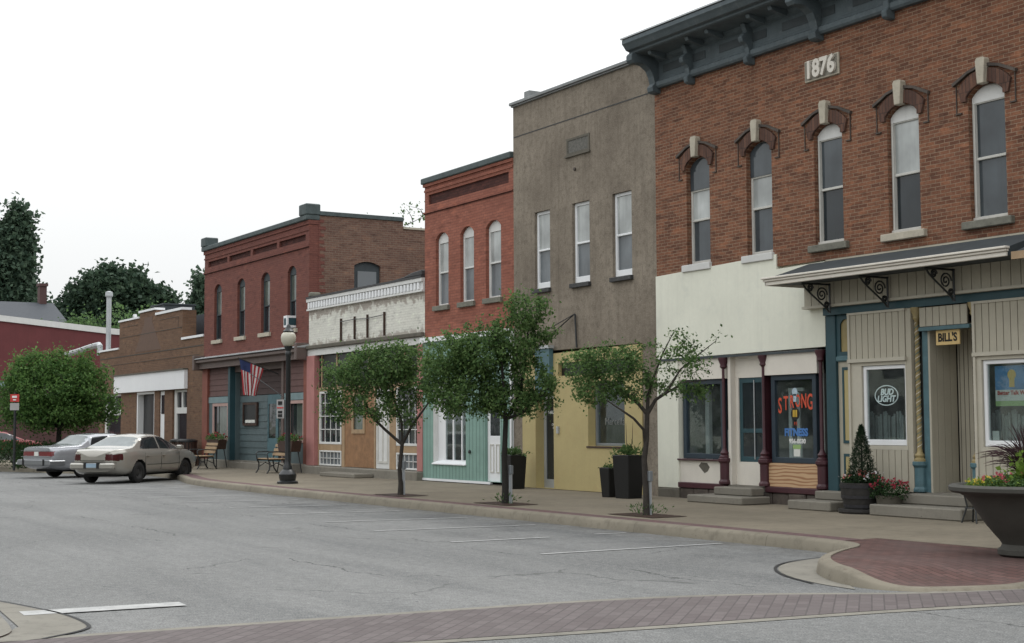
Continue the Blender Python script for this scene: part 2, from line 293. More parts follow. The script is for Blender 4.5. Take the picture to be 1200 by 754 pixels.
def shopglass(name='shop_glass', tint=(.80, .85, .85)):
    m, N, L, P = newmat(name); N.remove(P)
    t = N.new('ShaderNodeBsdfTransparent'); t.inputs[0].default_value = C4(tint)
    g = N.new('ShaderNodeBsdfGlossy'); g.inputs['Roughness'].default_value = .02; g.inputs['Color'].default_value = (.9, .95, .95, 1)
    ge = N.new('ShaderNodeNewGeometry'); dt = N.new('ShaderNodeVectorMath'); dt.operation = 'DOT_PRODUCT'; L.new(ge.outputs['Incoming'], dt.inputs[0]); L.new(ge.outputs['Normal'], dt.inputs[1])
    def mth(op, a, b=None):
        q = N.new('ShaderNodeMath'); q.operation = op
        for k, x in ((0, a), (1, b)):
            if x is None: continue
            if isinstance(x, bpy.types.NodeSocket): L.new(x, q.inputs[k])
            else: q.inputs[k].default_value = x
        return q.outputs[0]
    fz = mth('ADD', mth('MULTIPLY', mth('POWER', mth('SUBTRACT', 1.0, mth('ABSOLUTE', dt.outputs['Value'])), 5.0), .95), .05)      # Schlick, same from both faces
    v = coords(N, L); n = noise(N, L, v, 1.2, 2, .4); b = N.new('ShaderNodeBump'); b.inputs['Strength'].default_value = .12; b.inputs['Distance'].default_value = .02
    L.new(n, b.inputs['Height']); L.new(b.outputs[0], g.inputs['Normal'])
    ds = N.new('ShaderNodeBsdfDiffuse'); ds.inputs[0].default_value = (.45, .48, .47, 1); dm = N.new('ShaderNodeMixShader')
    L.new(mulf(N, L, ramp(N, L, noise(N, L, v, 3.5, 5, .7), .25, .8), .08), dm.inputs[0]); L.new(t.outputs[0], dm.inputs[1]); L.new(ds.outputs[0], dm.inputs[2]); t = dm
    mx = N.new('ShaderNodeMixShader'); L.new(fz, mx.inputs[0]); L.new(t.outputs[0], mx.inputs[1]); L.new(g.outputs[0], mx.inputs[2])
    L.new(mx.outputs[0], N['Material Output'].inputs[0]); return m
M['shop_glass'] = shopglass()
def paint(name, c, rough=.25, metal=.0, coat=.6):
    m, N, L, P = newmat(name); v = coords(N, L); a = noise(N, L, v, 2.5, 4)
    col = mixc(N, L, a, tuple(x * .92 for x in c), tuple(x * 1.06 for x in c))
    L.new(col, P.inputs['Base Color']); P.inputs['Roughness'].default_value = rough; P.inputs['Metallic'].default_value = metal
    P.inputs['Coat Weight'].default_value = coat; P.inputs['Coat Roughness'].default_value = .08; return m
M['car_beige'] = paint('champagne_car_paint', (.34, .325, .29), .24, .45)
M['car_silver'] = paint('silver_car_paint', (.31, .32, .34), .26, .4)
M['car_red'] = paint('red_car_paint', (.17, .010, .012), .45, 0, .15)
M['car_glass'] = pane('car_glass', (.022, .028, .03), .04, .0, .6)
M['car_glass_pale'] = pane('pale_rear_glass', (.13, .15, .15), .12, .0, .6)  # rear window given a paler glass colour
M['tail_red'] = pane('dark_red_lens', (.055, .008, .010), .15, 0)
M['tail_red2'] = pane('red_lens', (.17, .022, .024), .2, 0)
M['chrome'] = paint('dull_chrome', (.26, .27, .28), .3, .7, 0)
M['rubber'] = plain('tyre_rubber', (.014, .014, .014), rough=.8, var=.2)
M['rim'] = plain('dusty_dark_rim', (.035, .035, .035), rough=.5, var=.2, metal=.3)
M['plate'] = plain('licence_plate_blue', (.25, .34, .42), var=.1)
M['globe'] = plain('cream_globe', (.46, .44, .36), rough=.3, var=.06)
M['sign_cream'] = plain('yellow_sign_board', (.62, .45, .20), var=.06)
M['black_paint'] = plain('black_lettering', (.01, .01, .01), var=.1)
M['red_letter'] = plain('red_lettering', (.58, .085, .04), var=.1)
M['blue_letter'] = plain('blue_lettering', (.06, .17, .42), var=.1)
M['white_letter'] = plain('white_lettering', (.70, .70, .68), var=.05)
M['gold_letter'] = plain('gold_lettering', (.55, .36, .05), var=.05)
M['sky_blue'] = plain('poster_blue', (.05, .20, .42), var=.25, scale=6)
M['green_paper'] = plain('green_paper', (.28, .42, .16), var=.1)
M['sign_grey'] = plain('weathered_sign_plate', (.34, .33, .32), var=.1)
M['sign_red'] = plain('sign_red', (.45, .04, .035), var=.08)
M['flag_red'] = plain('flag_red', (.32, .03, .035), var=.1, rough=.9)
M['flag_white'] = plain('flag_white', (.50, .48, .47), var=.06, rough=.9)
M['flag_blue'] = plain('flag_blue', (.022, .035, .10), var=.1, rough=.9)
def leafmat(name, c, c2, trans=.35):
    m, N, L, P = newmat(name); g = N.new('ShaderNodeNewGeometry')
    col = mixc(N, L, g.outputs['Random Per Island'], c, c2)
    col = mixc(N, L, mulf(N, L, ramp(N, L, noise(N, L, coords(N, L), 1.6, 3), .4, .65), .5), col, tuple(x * .55 for x in c))
    d = N.new('ShaderNodeBsdfTranslucent'); L.new(col, d.inputs[0]); L.new(col, P.inputs['Base Color']); P.inputs['Roughness'].default_value = .6; P.inputs['Specular IOR Level'].default_value = .15
    mx = N.new('ShaderNodeMixShader'); mx.inputs[0].default_value = trans; L.new(P.outputs[0], mx.inputs[1]); L.new(d.outputs[0], mx.inputs[2])
    L.new(mx.outputs[0], N['Material Output'].inputs[0]); return m
M['leaf'] = leafmat('street_tree_leaf', (.055, .118, .038), (.175, .265, .09), .42)
M['leaf_round'] = leafmat('round_tree_leaf', (.055, .125, .036), (.16, .27, .075), .45)
M['leaf_dark'] = leafmat('dark_oak_leaf', (.040, .072, .048), (.070, .110, .065))
M['leaf_cotton'] = leafmat('cottonwood_leaf', (.055, .095, .065), (.105, .155, .10))
M['leaf_light'] = leafmat('light_bush_leaf', (.075, .14, .050), (.13, .21, .08))
M['leaf_hedge'] = leafmat('hedge_leaf', (.020, .050, .018), (.05, .095, .032))
M['leaf_conifer'] = leafmat('dwarf_spruce_needle', (.012, .028, .014), (.024, .046, .020), .05)
M['leaf_lime'] = leafmat('lime_leaf', (.14, .24, .04), (.22, .32, .07))
M['petal_pink'] = leafmat('pink_petal', (.55, .10, .14), (.70, .22, .24))
M['petal_coral'] = leafmat('salmon_petal', (.60, .16, .15), (.70, .28, .26))
M['petal_red'] = leafmat('crimson_petal', (.38, .03, .06), (.50, .09, .12))
M['petal_yellow'] = leafmat('yellow_petal', (.65, .50, .05), (.75, .60, .12))
M['petal_white'] = leafmat('white_petal', (.7, .7, .7), (.8, .8, .8))
M['grass_purple'] = leafmat('purple_grass', (.040, .022, .028), (.10, .055, .058))

# ------------------------------------------------------------------ object helpers
def tag(o, label=None, cat=None, group=None, kind=None):
    if label: o['label'] = label
    if cat: o['category'] = cat
    if group: o['group'] = group
    if kind: o['kind'] = kind
    return o
def empty(name, loc, label=None, cat=None, group=None, rz=0):
    o = bpy.data.objects.new(name, None); COL.objects.link(o); o.location = loc; o.rotation_euler = (0, 0, rz); o.empty_display_size = .2
    return tag(o, label, cat, group)
SPLIT = {'corner_block', 'dentil', 'panel', 'pilaster', 'entry_side', 'sill_beam', 'base_ledge', 'cornice_end', 'side_wall', 'post', 'siding_trim', 'bumper_guard', 'door_handle', 'headlight', 'mirror', 'window_notice', 'plate_recess', 'side_coping', 'coping', 'bay_trim', 'white_trim', 'door_panel', 'seat_slat', 'back_slat', 'course_shadow', 'storefront_frame', 'fascia', 'pier', 'storm_frame', 'pale_board', 'trim_strip', 'hood_edge', 'leg'}
def origin(p):
    v = Vector((0, 0, 0))
    while p is not None: v += Vector(p.location); p = p.parent
    return v
class MB:
    """collects shapes in coordinates of the thing it belongs to (world coords when built with world=True)"""
    def __init__(s): s.v = []; s.f = []; s.mi = []; s.cur = 0; s.marks = []
    def add(s, vs, fs):
        n = len(s.v); s.marks.append((n, len(s.f))); s.v += [tuple(p) for p in vs]; s.f += [tuple(n + i for i in f) for f in fs]; s.mi += [s.cur] * len(fs); return s
    def box(s, x0, x1, y0, y1, z0, z1):
        if x0 > x1: x0, x1 = x1, x0
        if y0 > y1: y0, y1 = y1, y0
        if z0 > z1: z0, z1 = z1, z0
        return s.add([(x0, y0, z0), (x1, y0, z0), (x1, y1, z0), (x0, y1, z0), (x0, y0, z1), (x1, y0, z1), (x1, y1, z1), (x0, y1, z1)],
                     [(0, 3, 2, 1), (4, 5, 6, 7), (0, 1, 5, 4), (1, 2, 6, 5), (2, 3, 7, 6), (3, 0, 4, 7)])
    def cbox(s, c, sx, sy, sz, mat=None):
        vs = [Vector((a * sx / 2, b * sy / 2, d * sz / 2)) for d in (-1, 1) for a, b in ((-1, -1), (1, -1), (1, 1), (-1, 1))]
        vs = [(mat @ v if mat else v) + Vector(c) for v in vs]
        return s.add(vs, [(0, 3, 2, 1), (4, 5, 6, 7), (0, 1, 5, 4), (1, 2, 6, 5), (2, 3, 7, 6), (3, 0, 4, 7)])
    def prism(s, poly, a0, a1, axis='y', holes=()):
        """poly = list of 2D points; extruded along axis: y -> (x,z), x -> (y,z), z -> (x,y)"""
        def P(p, a): return {'y': (p[0], a, p[1]), 'x': (a, p[0], p[1]), 'z': (p[0], p[1], a)}[axis]
        loops = [list(poly)] + [list(h) for h in holes]
        tris = tessellate_polygon([[Vector((p[0], p[1], 0)) for p in l] for l in loops])
        flat = [p for l in loops for p in l]; n = len(flat)
        vs = [P(p, a0) for p in flat] + [P(p, a1) for p in flat]
        fs = [tuple(t) for t in tris] + [tuple(i + n for i in reversed(t)) for t in tris]
        k = 0
        for l in loops:
            c = len(l)
            for i in range(c):
                a, b = k + i, k + (i + 1) % c; fs.append((a, b, b + n, a + n))
            k += c
        return s.add(vs, fs)
    def lathe(s, prof, c=(0, 0, 0), seg=20, a0=0, ax='z', close=True):
        vs = []; fs = []; n = len(prof)
        for i in range(seg):
            a = a0 + 2 * math.pi * i / seg
            for r, z in prof:
                p = (r * math.cos(a), r * math.sin(a), z)
                if ax == 'y': p = (p[0], p[2], p[1])
                if ax == 'x': p = (p[2], p[0], p[1])
                vs.append((p[0] + c[0], p[1] + c[1], p[2] + c[2]))
        for i in range(seg):
            j = (i + 1) % seg
            for k in range(n - 1): fs.append((i * n + k, j * n + k, j * n + k + 1, i * n + k + 1))
        if close:
            fs.append(tuple(i * n for i in reversed(range(seg)))); fs.append(tuple(i * n + n - 1 for i in range(seg)))
        return s.add(vs, fs)
    def tube(s, pts, rad, seg=8):
        pts = [Vector(p) for p in pts]; n = len(pts)
        if not hasattr(rad, '__len__'): rad = [rad] * n
        vs = []; fs = []; u = None
        for i, p in enumerate(pts):
            t = (pts[min(i + 1, n - 1)] - pts[max(i - 1, 0)])
            t = t.normalized() if t.length > 1e-9 else Vector((0, 0, 1))
            if u is None: u = t.orthogonal().normalized()
            else:
                u = u - t * u.dot(t); u = u.normalized() if u.length > 1e-6 else t.orthogonal().normalized()
            w_ = t.cross(u)
            for k in range(seg):
                a = 2 * math.pi * k / seg; vs.append(p + (u * math.cos(a) + w_ * math.sin(a)) * rad[i])
        for i in range(n - 1):
            for k in range(seg):
                k2 = (k + 1) % seg; fs.append((i * seg + k, i * seg + k2, (i + 1) * seg + k2, (i + 1) * seg + k))
        fs.append(tuple(reversed(range(seg)))); fs.append(tuple((n - 1) * seg + k for k in range(seg)))
        return s.add(vs, fs)
    def build(s, name, mats, parent=None, world=True, bevel=0, smooth=False, label=None):
        if name in SPLIT and len(s.marks) > 1:      # pieces that stand apart are parts of their own
            first = None; mk = s.marks + [(len(s.v), len(s.f))]
            for (v0, f0), (v1, f1) in zip(mk, mk[1:]):
                q = MB(); q.add(s.v[v0:v1], [tuple(i - v0 for i in f) for f in s.f[f0:f1]])
                o = q.build(name, mats, parent, world, bevel, smooth, label); first = first or o
            return first
        me = bpy.data.meshes.new(name)
        o_ = origin(parent) if (world and parent) else Vector((0, 0, 0))
        me.from_pydata([(p[0] - o_.x, p[1] - o_.y, p[2] - o_.z) for p in s.v], [], s.f)
        for mm in (mats if isinstance(mats, (list, tuple)) else [mats]): me.materials.append(mm)
        if isinstance(mats, (list, tuple)): me.polygons.foreach_set('material_index', s.mi)
        bm = bmesh.new(); bm.from_mesh(me); bmesh.ops.recalc_face_normals(bm, faces=bm.faces); bm.to_mesh(me); bm.free()
        if smooth:
            me.polygons.foreach_set('use_smooth', [True] * len(me.polygons))
            me.set_sharp_from_angle(angle=R(smooth if smooth is not True else 50))
        me.update()
        ob = bpy.data.objects.new(name, me); COL.objects.link(ob); ob.parent = parent
        if bevel:
            b = ob.modifiers.new('bevel', 'BEVEL'); b.width = bevel; b.segments = 1; b.limit_method = 'ANGLE'; b.angle_limit = R(40)
        if label: ob['label'] = label
        return ob
def loose(mb, name, mat, label, cat, loc, group=None, bevel=0, smooth=False, rz=0):
    """a top-level thing that is a single mesh, its shape given relative to loc"""
    o = mb.build(name, mat, None, bevel=bevel, smooth=smooth); o.location = loc; o.rotation_euler = (0, 0, rz); return tag(o, label, cat, group)
def copy_tree(o, parent=None):
    c = o.copy(); COL.objects.link(c); c.parent = parent
    for ch in [x for x in bpy.data.objects if x.parent == o]: copy_tree(ch, c)
    return c
def text(body, name, mat, parent, loc, size, depth=.004, rot=(R(90), 0, 0), bold=0, align='CENTER', sx_=1, shear=0, world=True):
    cu = bpy.data.curves.new('t', 'FONT'); cu.body = body; cu.size = size; cu.extrude = depth; cu.align_x = align; cu.align_y = 'CENTER'; cu.offset = bold; cu.shear = shear; cu.resolution_u = 3
    to = bpy.data.objects.new('t', cu); COL.objects.link(to); bpy.context.view_layer.update()
    me = bpy.data.meshes.new_from_object(to.evaluated_get(bpy.context.evaluated_depsgraph_get()))
    bpy.data.objects.remove(to)
    from mathutils import Euler
    mt = Euler(rot).to_matrix().to_4x4() @ Matrix.Diagonal((sx_, 1, 1, 1)); me.transform(mt)
    off = Vector(loc) - (origin(parent) if (parent and world) else Vector((0, 0, 0)))
    me.transform(Matrix.Translation(off)); me.materials.clear(); me.materials.append(mat); me.name = name
    ob = bpy.data.objects.new(name, me); COL.objects.link(ob); ob.parent = parent; return ob
def rect(x0, x1, z0, z1): return [(x0, z0), (x1, z0), (x1, z1), (x0, z1)]
def arch(x0, x1, z0, zs, rise, n=10):
    xc = (x0 + x1) / 2; h = (x1 - x0) / 2; r = (h * h + rise * rise) / (2 * rise); zc = zs + rise - r; a = math.asin(min(1, h / r))
    return [(x0, z0), (x1, z0)] + [(xc + r * math.sin(a - 2 * a * i / n), zc + r * math.cos(a - 2 * a * i / n)) for i in range(n + 1)]

# ------------------------------------------------------------------ ground, road, pavements
def sheet(poly, z, name, mat, kind='structure', thick=0):
    mb = MB()
    if thick: mb.prism(poly, z - thick, z, 'z')
    else:
        tr = tessellate_polygon([[Vector((p[0], p[1], 0)) for p in poly]]); mb.add([(p[0], p[1], z) for p in poly], tr)
    o = mb.build(name, mat); tag(o, kind=kind)
    for p in o.data.polygons:
        if not thick and p.normal.z < 0: p.flip()
    return o
sheet([(-1500, -900), (600, -900), (600, 1500), (-1500, 1500)], -.06, 'ground', M['ground'])
sheet([(-500, -40), (60, -40), (60, 12), (-9.4, 12), (-9.4, -2.0), (-67.0, -2.0), (-67.0, 60), (-83, 60), (-83, -2.0), (-500, -2.0)], 0, 'road', M['asphalt'])
def smooth_poly(pts, k=3):
    for _ in range(k):
        q = [pts[0]]
        for a, b in zip(pts, pts[1:]):
            q += [(a[0] * .75 + b[0] * .25, a[1] * .75 + b[1] * .25), (a[0] * .25 + b[0] * .75, a[1] * .25 + b[1] * .75)]
        pts = q + [pts[-1]]
    return pts
def offset_line(pts, d):
    out = []
    for i, p in enumerate(pts):
        a = Vector(pts[max(i - 1, 0)]); b = Vector(pts[min(i + 1, len(pts) - 1)]); t = (b - a).normalized(); out.append((p[0] - t.y * d, p[1] + t.x * d))
    return out
# kerb line (foot of the kerb) from the far end to the corner bulb
K = [(-67.0, 8), (-67.0, -2), (-66.6, -5), (-65, -7.0), (-58, -7.4), (-55.0, -6.7), (-53.6, -5.9), (-51.8, -5.5), (-50.9, -5.0), (-50.2, -3.7), (-48.5, -3.45), (-44.5, -3.6), (-42, -4.1), (-40, -4.62), (-38, -4.85)]
K1 = smooth_poly(K, 2) + [(-36, -4.93), (-32, -5.0), (-24, -5.0), (-16, -5.0)]
K2 = smooth_poly([(-16, -5.0), (-13.9, -5.0), (-13.15, -5.2), (-12.75, -6.0), (-12.2, -6.75), (-11.35, -7.34), (-10.6, -7.55), (-10.1, -7.3), (-9.85, -6.7), (-9.65, -5.8), (-9.45, -4.5), (-9.4, -2), (-9.4, 12)], 3)
kl = K1 + K2[1:]
KW = .16
inner = offset_line(kl, KW)
def ramp_f(x, y):      # the corner dips to the street as a crossing ramp
    sm = lambda t: (lambda u: u * u * (3 - 2 * u))(min(1, max(0, t)))
    return 1 - .80 * sm((x + 11.15) / .9) * sm((-5.1 - y) / 1.3)
mb = MB(); prof = [(0, 0), (.025, .112), (.055, .143), (KW, .156), (KW, -.05)]
rows = [offset_line(kl, d) for d, z in prof]
vs = []; fs = []; n = len(kl)
for i in range(n):
    for (d, z), r in zip(prof, rows): vs.append((r[i][0], r[i][1], z * ramp_f(r[i][0], r[i][1]) + (.004 if z > 0 else 0)))
for i in range(n - 1):
    for k in range(4): fs.append((i * 5 + k, (i + 1) * 5 + k, (i + 1) * 5 + k + 1, i * 5 + k + 1))
mb.add(vs, fs); kb = mb.build('kerb', M['kerb'], smooth=60); tag(kb, kind='structure')
sw_back = 14.0
i1 = next(i for i, p in enumerate(kl) if p[0] > -13.6)
sheet(inner[1:i1] + [(-13.75, -4.20), (-9.7, -4.15), (-9.7, 12), (-66.55, 12)], .15, 'sidewalk', M['sidewalk'])
# maroon paver strip along the kerb
st0 = offset_line(kl, KW + .005); st1 = offset_line(kl, KW + .36)
i0 = next(i for i, p in enumerate(kl) if p[0] > -50.0)
sheet(st0[i0:i1] + list(reversed(st1[i0:i1])), .154, 'paver_strip', M['paver_strip'])
# red paver corner behind the bulb
poly_c = [(-13.75, -4.20)] + offset_line(kl, KW * .6)[i1 - 2:]
def inside(x, y, P):
    c = False; j = len(P) - 1
    for i in range(len(P)):
        if (P[i][1] > y) != (P[j][1] > y) and x < (P[j][0] - P[i][0]) * (y - P[i][1]) / (P[j][1] - P[i][1]) + P[i][0]: c = not c
        j = i
    return c
gx = np.arange(-13.9, -9.2, .07); gy_ = np.arange(-7.7, -4.13, .07); mb = MB(); vid = {}
vs = []; fs = []
def gv_(i, j):
    if (i, j) not in vid: vid[(i, j)] = len(vs); vs.append((gx[i], gy_[j], .149 * ramp_f(gx[i], gy_[j])))
    return vid[(i, j)]
PC = [p for p in poly_c if p[1] < -4.15] + [(-9.4, -4.15)]
for i in range(len(gx) - 1):
    for j in range(len(gy_) - 1):
        if inside(gx[i] + .035, gy_[j] + .035, PC): fs.append((gv_(i, j), gv_(i + 1, j), gv_(i + 1, j + 1), gv_(i, j + 1)))
mb.add(vs, fs); tag(mb.build('paver_corner', M['paver_red'], smooth=True), kind='structure')
# gutter apron at the bulb
sheet(smooth_poly([(-13.35, -5.05), (-13.2, -6.0), (-12.85, -6.7), (-12.1, -7.3), (-11.2, -7.62), (-10.6, -7.66)], 2) + list(reversed([p for p in offset_line(kl, .02) if -13.3 < p[0] < -10.9 and p[1] < -5.0])), .006, 'gutter_apron', M['apron'])
mb = MB(); g_ = smooth_poly([(-13.35, -5.05), (-13.22, -6.0), (-12.87, -6.7), (-12.1, -7.32), (-11.2, -7.64)], 2)
g2 = offset_line(g_, -.035); mb.add([(p[0], p[1], .009) for p in g_ + g2], [(i, i + 1, len(g_) + i + 1, len(g_) + i) for i in range(len(g_) - 1)])
tag(mb.build('tar_joint', M['black_paint']), kind='structure')
# crosswalk band
xl = smooth_poly([(-11.75, -17.5), (-11.5, -14.0), (-11.36, -12.0), (-11.22, -10.2), (-10.85, -8.9), (-10.45, -8.2), (-10.0, -7.5), (-9.7, -6.4), (-9.3, -4), (-9.2, 0)], 2)
xr = smooth_poly([(-10.35, -17.5), (-10.05, -13.6), (-9.8, -12.2), (-9.62, -10.9), (-9.45, -9.6), (-9.28, -8.4), (-9.0, -7.0), (-8.6, -5.2), (-8.2, -3), (-8.0, 0)], 2)
def band(a, b, z, name, mat): return sheet(a + list(reversed(b)), z, name, mat)
band(xl, xr, .008, 'crosswalk', M['paver_road'])
band(offset_line(xl, .14), xl, .005, 'crosswalk_border', M['apron']); band(xr, offset_line(xr, -.14), .005, 'crosswalk_border', M['apron'])
# near corner
nc = smooth_poly([(-30, -15.6), (-18, -15.55), (-14.9, -15.4), (-13.6, -15.2), (-12.5, -15.3), (-11.9, -15.4), (-11.5, -15.9), (-11.45, -17)], 2)
sheet(nc + [(-11.45, -24), (-30, -24)], .012, 'near_sidewalk', M['paver_red'])
band(offset_line(nc, .0), offset_line(nc, -.30), .02, 'near_kerb', M['apron'])
ap = smooth_poly([(-15.2, -15.3), (-14.3, -15.02), (-13.6, -14.86), (-12.96, -14.74), (-12.33, -14.73), (-11.95, -14.8), (-11.62, -15.25)], 2)
sheet(ap + [(-11.55, -15.7), (-12.4, -15.25), (-13.6, -15.15), (-14.9, -15.33)], .008, 'near_apron', M['apron'])
ap2 = offset_line(ap, .035); mb = MB(); mb.add([(p[0], p[1], .011) for p in ap + ap2], [(i, i + 1, len(ap) + i + 1, len(ap) + i) for i in range(len(ap) - 1)])
tag(mb.build('tar_joint', M['black_paint']), kind='structure')
# painted bay lines
def bayline(x0, y0, x1, y1, w_=.085, z=.007):
    t = (Vector((x1, y1)) - Vector((x0, y0))).normalized(); nn = Vector((-t.y, t.x)) * w_ / 2
    o = MB().add([(x0 + nn.x, y0 + nn.y, z), (x0 - nn.x, y0 - nn.y, z), (x1 - nn.x, y1 - nn.y, z), (x1 + nn.x, y1 + nn.y, z)], [(0, 1, 2, 3)]).build('bay_line', M['road_paint'])
    return tag(o, kind='structure')
for x0, y0, x1, y1 in ((-15.62, -8.15, -15.6, -5.25), (-17.9, -8.2, -17.85, -6.6), (-17.95, -5.75, -17.9, -5.2), (-20.43, -8.16, -20.15, -5.4), (-22.75, -7.95, -22.4, -5.4),
                       (-25.35, -8.0, -24.85, -5.5), (-27.8, -7.8, -27.3, -5.5), (-30.4, -7.8, -29.8, -5.5), (-32.9, -7.9, -32.4, -5.6), (-35.4, -7.9, -34.8, -5.6), (-38, -7.9, -37.4, -5.7), (-40.6, -8.2, -40.2, -7)):
    bayline(x0, y0, x1, y1)
bayline(-13.24, -15.04, -13.14, -13.62, .30, .011)
# far pavement across the side street, tan
sheet([(-83, -2), (-83, 60), (-87.9, 60), (-87.9, -5), (-200, -5), (-200, -7), (-85, -7), (-83, -5)], .12, 'far_sidewalk', M['sidewalk'], thick=.12)

# ------------------------------------------------------------------ windows
def sash(b, x0, x1, z0, z1, fmat, rise=0, y=.15, fw=.06, split=.5, up='pane_slate', lo='pane_dark', head=None, sill=None, sill_z=.12, sill_ov=.1, sill_out=.08, top_rail=0, rail=.045, bot=.07):
    """double-hung window: frame (> pane, pane, sill); upright opening x0..x1, z0..z1(+rise)"""
    outl = arch(x0, x1, z0, z1, rise) if rise else rect(x0, x1, z0, z1)
    zm = z0 + (z1 - z0) * split; zt = z1 - fw - top_rail
    hl = [rect(x0 + fw, x1 - fw, z0 + bot, zm - rail / 2), rect(x0 + fw, x1 - fw, zm + rail / 2, zt)]
    f = MB().prism(outl, y, y + .10, 'y', hl).build('window', fmat, b, bevel=.006)
    MB().box(x0 + fw, x1 - fw, y + .045, y + .06, z0 + bot, zm - rail / 2).build('pane', M[lo], f)
    MB().box(x0 + fw, x1 - fw, y + .03, y + .045, zm + rail / 2, zt).build('pane', M[up], f)
    if head:
        pts = arch(x0 + .02, x1 - .02, zt + .02, z1 - .005, rise - .02) if rise else rect(x0 + .02, x1 - .02, zt + .02, z1 - .02)
        MB().prism(pts, y - .012, y + .005, 'y').build('head_panel', M[head], f)
    if sill: MB().box(x0 - sill_ov, x1 + sill_ov, -sill_out, y, z0 - sill_z, z0 - .003).build('sill', M[sill], f, bevel=.008)
    return f
def shell(b, x0, x1, top, depth=14, wallmat=None, y_in=.3, room=None, side_y=None):
    """side walls, back wall and roof of a shop block"""
    t = .3
    MB().box(x0, x0 + t, y_in + .003, depth, .05, top - .35).box(x1 - t, x1, y_in + .003, depth, .05, top - .35).build('side_wall', wallmat, b)
    MB().box(x0 + t + .003, x1 - t - .003, depth - .3, depth, .05, top - .4).build('back_wall', wallmat, b)
    MB().box(x0 + t + .003, x1 - t - .003, y_in + .003, depth - .303, top - .75, top - .6).build('roof', M['roof_tar'], b)
def room(b, x0, x1, z0=.42, z1=3.4, d=3.5, y0=.303, mat='interior_mid'):
    m_ = MB(); m_.box(x0, x1, y0, d, z0 - .06, z0); m_.box(x0, x1, d, d + .05, z0, z1); m_.box(x0, x1, y0, d, z1, z1 + .06)
    m_.box(x0 - .05, x0, y0, d, z0, z1); m_.box(x1, x1 + .05, y0, d, z0, z1); return m_.build('shop_interior', M[mat], b)

# ================================================================== building 1: 1876 brick block
B = empty('brick_building', (-19, 0, .15), 'large red brick block dated 1876 with slate blue bracketed cornice, cream and beige shopfronts', 'building')
XL, XR = -24.0, -4.3
wins = [(-22.97, -22.24), (-21.13, -20.41), (-19.27, -18.56), (-17.49, -16.78), (-15.74, -15.02), (-13.95, -13.23), (-12.15, -11.43), (-10.35, -9.63), (-8.55, -7.83), (-6.75, -6.03)]
MB().prism(rect(XL, XR, 4.52, 8.75), 0, .32, 'y', [arch(a, b, 4.80, 6.78, .17) for a, b in wins]).build('wall', M['brick_1876'], B)
MB().box(XL, XR, .02, .34, 8.753, 9.30).build('parapet', M['dark_slate'], B)
shell(B, XL, XR, 9.3, 16, M['brick_side'], .35)
for i, (a, b) in enumerate(wins):
    if i < 2:
        f = sash(B, a, b, 4.80, 6.78, M['old_white'], .17, .11, .05, split=.45, up='pane_shade', lo='pane_slate', top_rail=.46)
        MB().prism(arch(a + .01, b - .01, 6.30, 6.77, .16), .095, .107, 'y').build('head_panel', M['pane_slate'], f)
        MB().box(a - .12, b + .04, -.07, .16, 4.66, 4.797).build('sill', M['sill_white'], f, bevel=.01)
    else:
        f = sash(B, a, b, 4.80, 6.78, M['old_white'], .17, .09, .075, split=.5, up='pane_shade' if i == 3 else 'pane_slate', lo='pane_dark' if i < 4 else 'pane_slate', head='white_trim', top_rail=.04)
        MB().box(a + .055, a + .075, .06, .088, 4.865, 6.68).box(a + .0, b - .0, .06, .088, 4.80, 4.86).build('storm_frame', M['old_white'], f)
        MB().box(a - .13, b + .13, -.09, .16, 4.67, 4.797).build('sill', M['limestone_dark' if i in (2, 4) else 'limestone'], f, bevel=.012)
    # brick hood with keystone
    xc = (a + b) / 2
    ia = arch(a - .005, b + .005, 6.60, 6.79, .172)[2:]
    oa = arch(a - .16, b + .16, 6.60, 6.93, .25)[2:]
    h = MB().prism([(b + .005, 6.72), (b + .10, 6.72), (b + .16, 6.93)] + oa + [(a - .16, 6.93), (a - .10, 6.72), (a - .005, 6.72)] + list(reversed(ia)), -.05, .002, 'y').build('window_hood', M['brick_hood'], B)
    cap = [(b + .26, 7.00), (b + .27, 7.05), (xc + .30, 7.20), (xc + .05, 7.26), (xc - .05, 7.26), (xc - .30, 7.20), (a - .27, 7.05), (a - .26, 7.00), (xc - .30, 7.155), (xc, 7.22), (xc + .30, 7.155)]
    MB().prism(cap, -.065, .004, 'y').build('hood_cap', M['stone_dark'], h)
    MB().box(a - .228, a - .215, -.018, .003, 6.56, 7.0).box(b + .215, b + .228, -.022, .003, 6.56, 7.0).box(a - .24, a - .12, -.03, .003, 6.54, 6.56).box(b + .12, b + .24, -.03, .003, 6.54, 6.56).build('hood_edge', M['stone_dark'], h)
    MB().prism([(xc - .065, 6.93), (xc + .065, 6.93), (xc + .095, 7.30), (xc + .07, 7.345), (xc - .07, 7.345), (xc - .095, 7.30)], -.13, .006, 'y').build('keystone', M['limestone'], h, bevel=.01)
# dated tablet
ds = MB().box(-19.44, -18.57, -.035, .004, 7.775, 8.165).build('date_stone', M['limestone'], B, bevel=.008)
text('1876', 'numeral', M['cream_trim'], ds, (-19.0, -.065, 7.965), .43, .025, bold=.016, sx_=.88)
sh_ = MB().box(-19.42, -18.60, -.0375, -.035, 7.80, 8.14).build('numeral_ground', plain('shaded_numeral_ground', (.21, .195, .16), var=.15, scale=8), ds)  # darker ground painted in for the shadows of the numerals
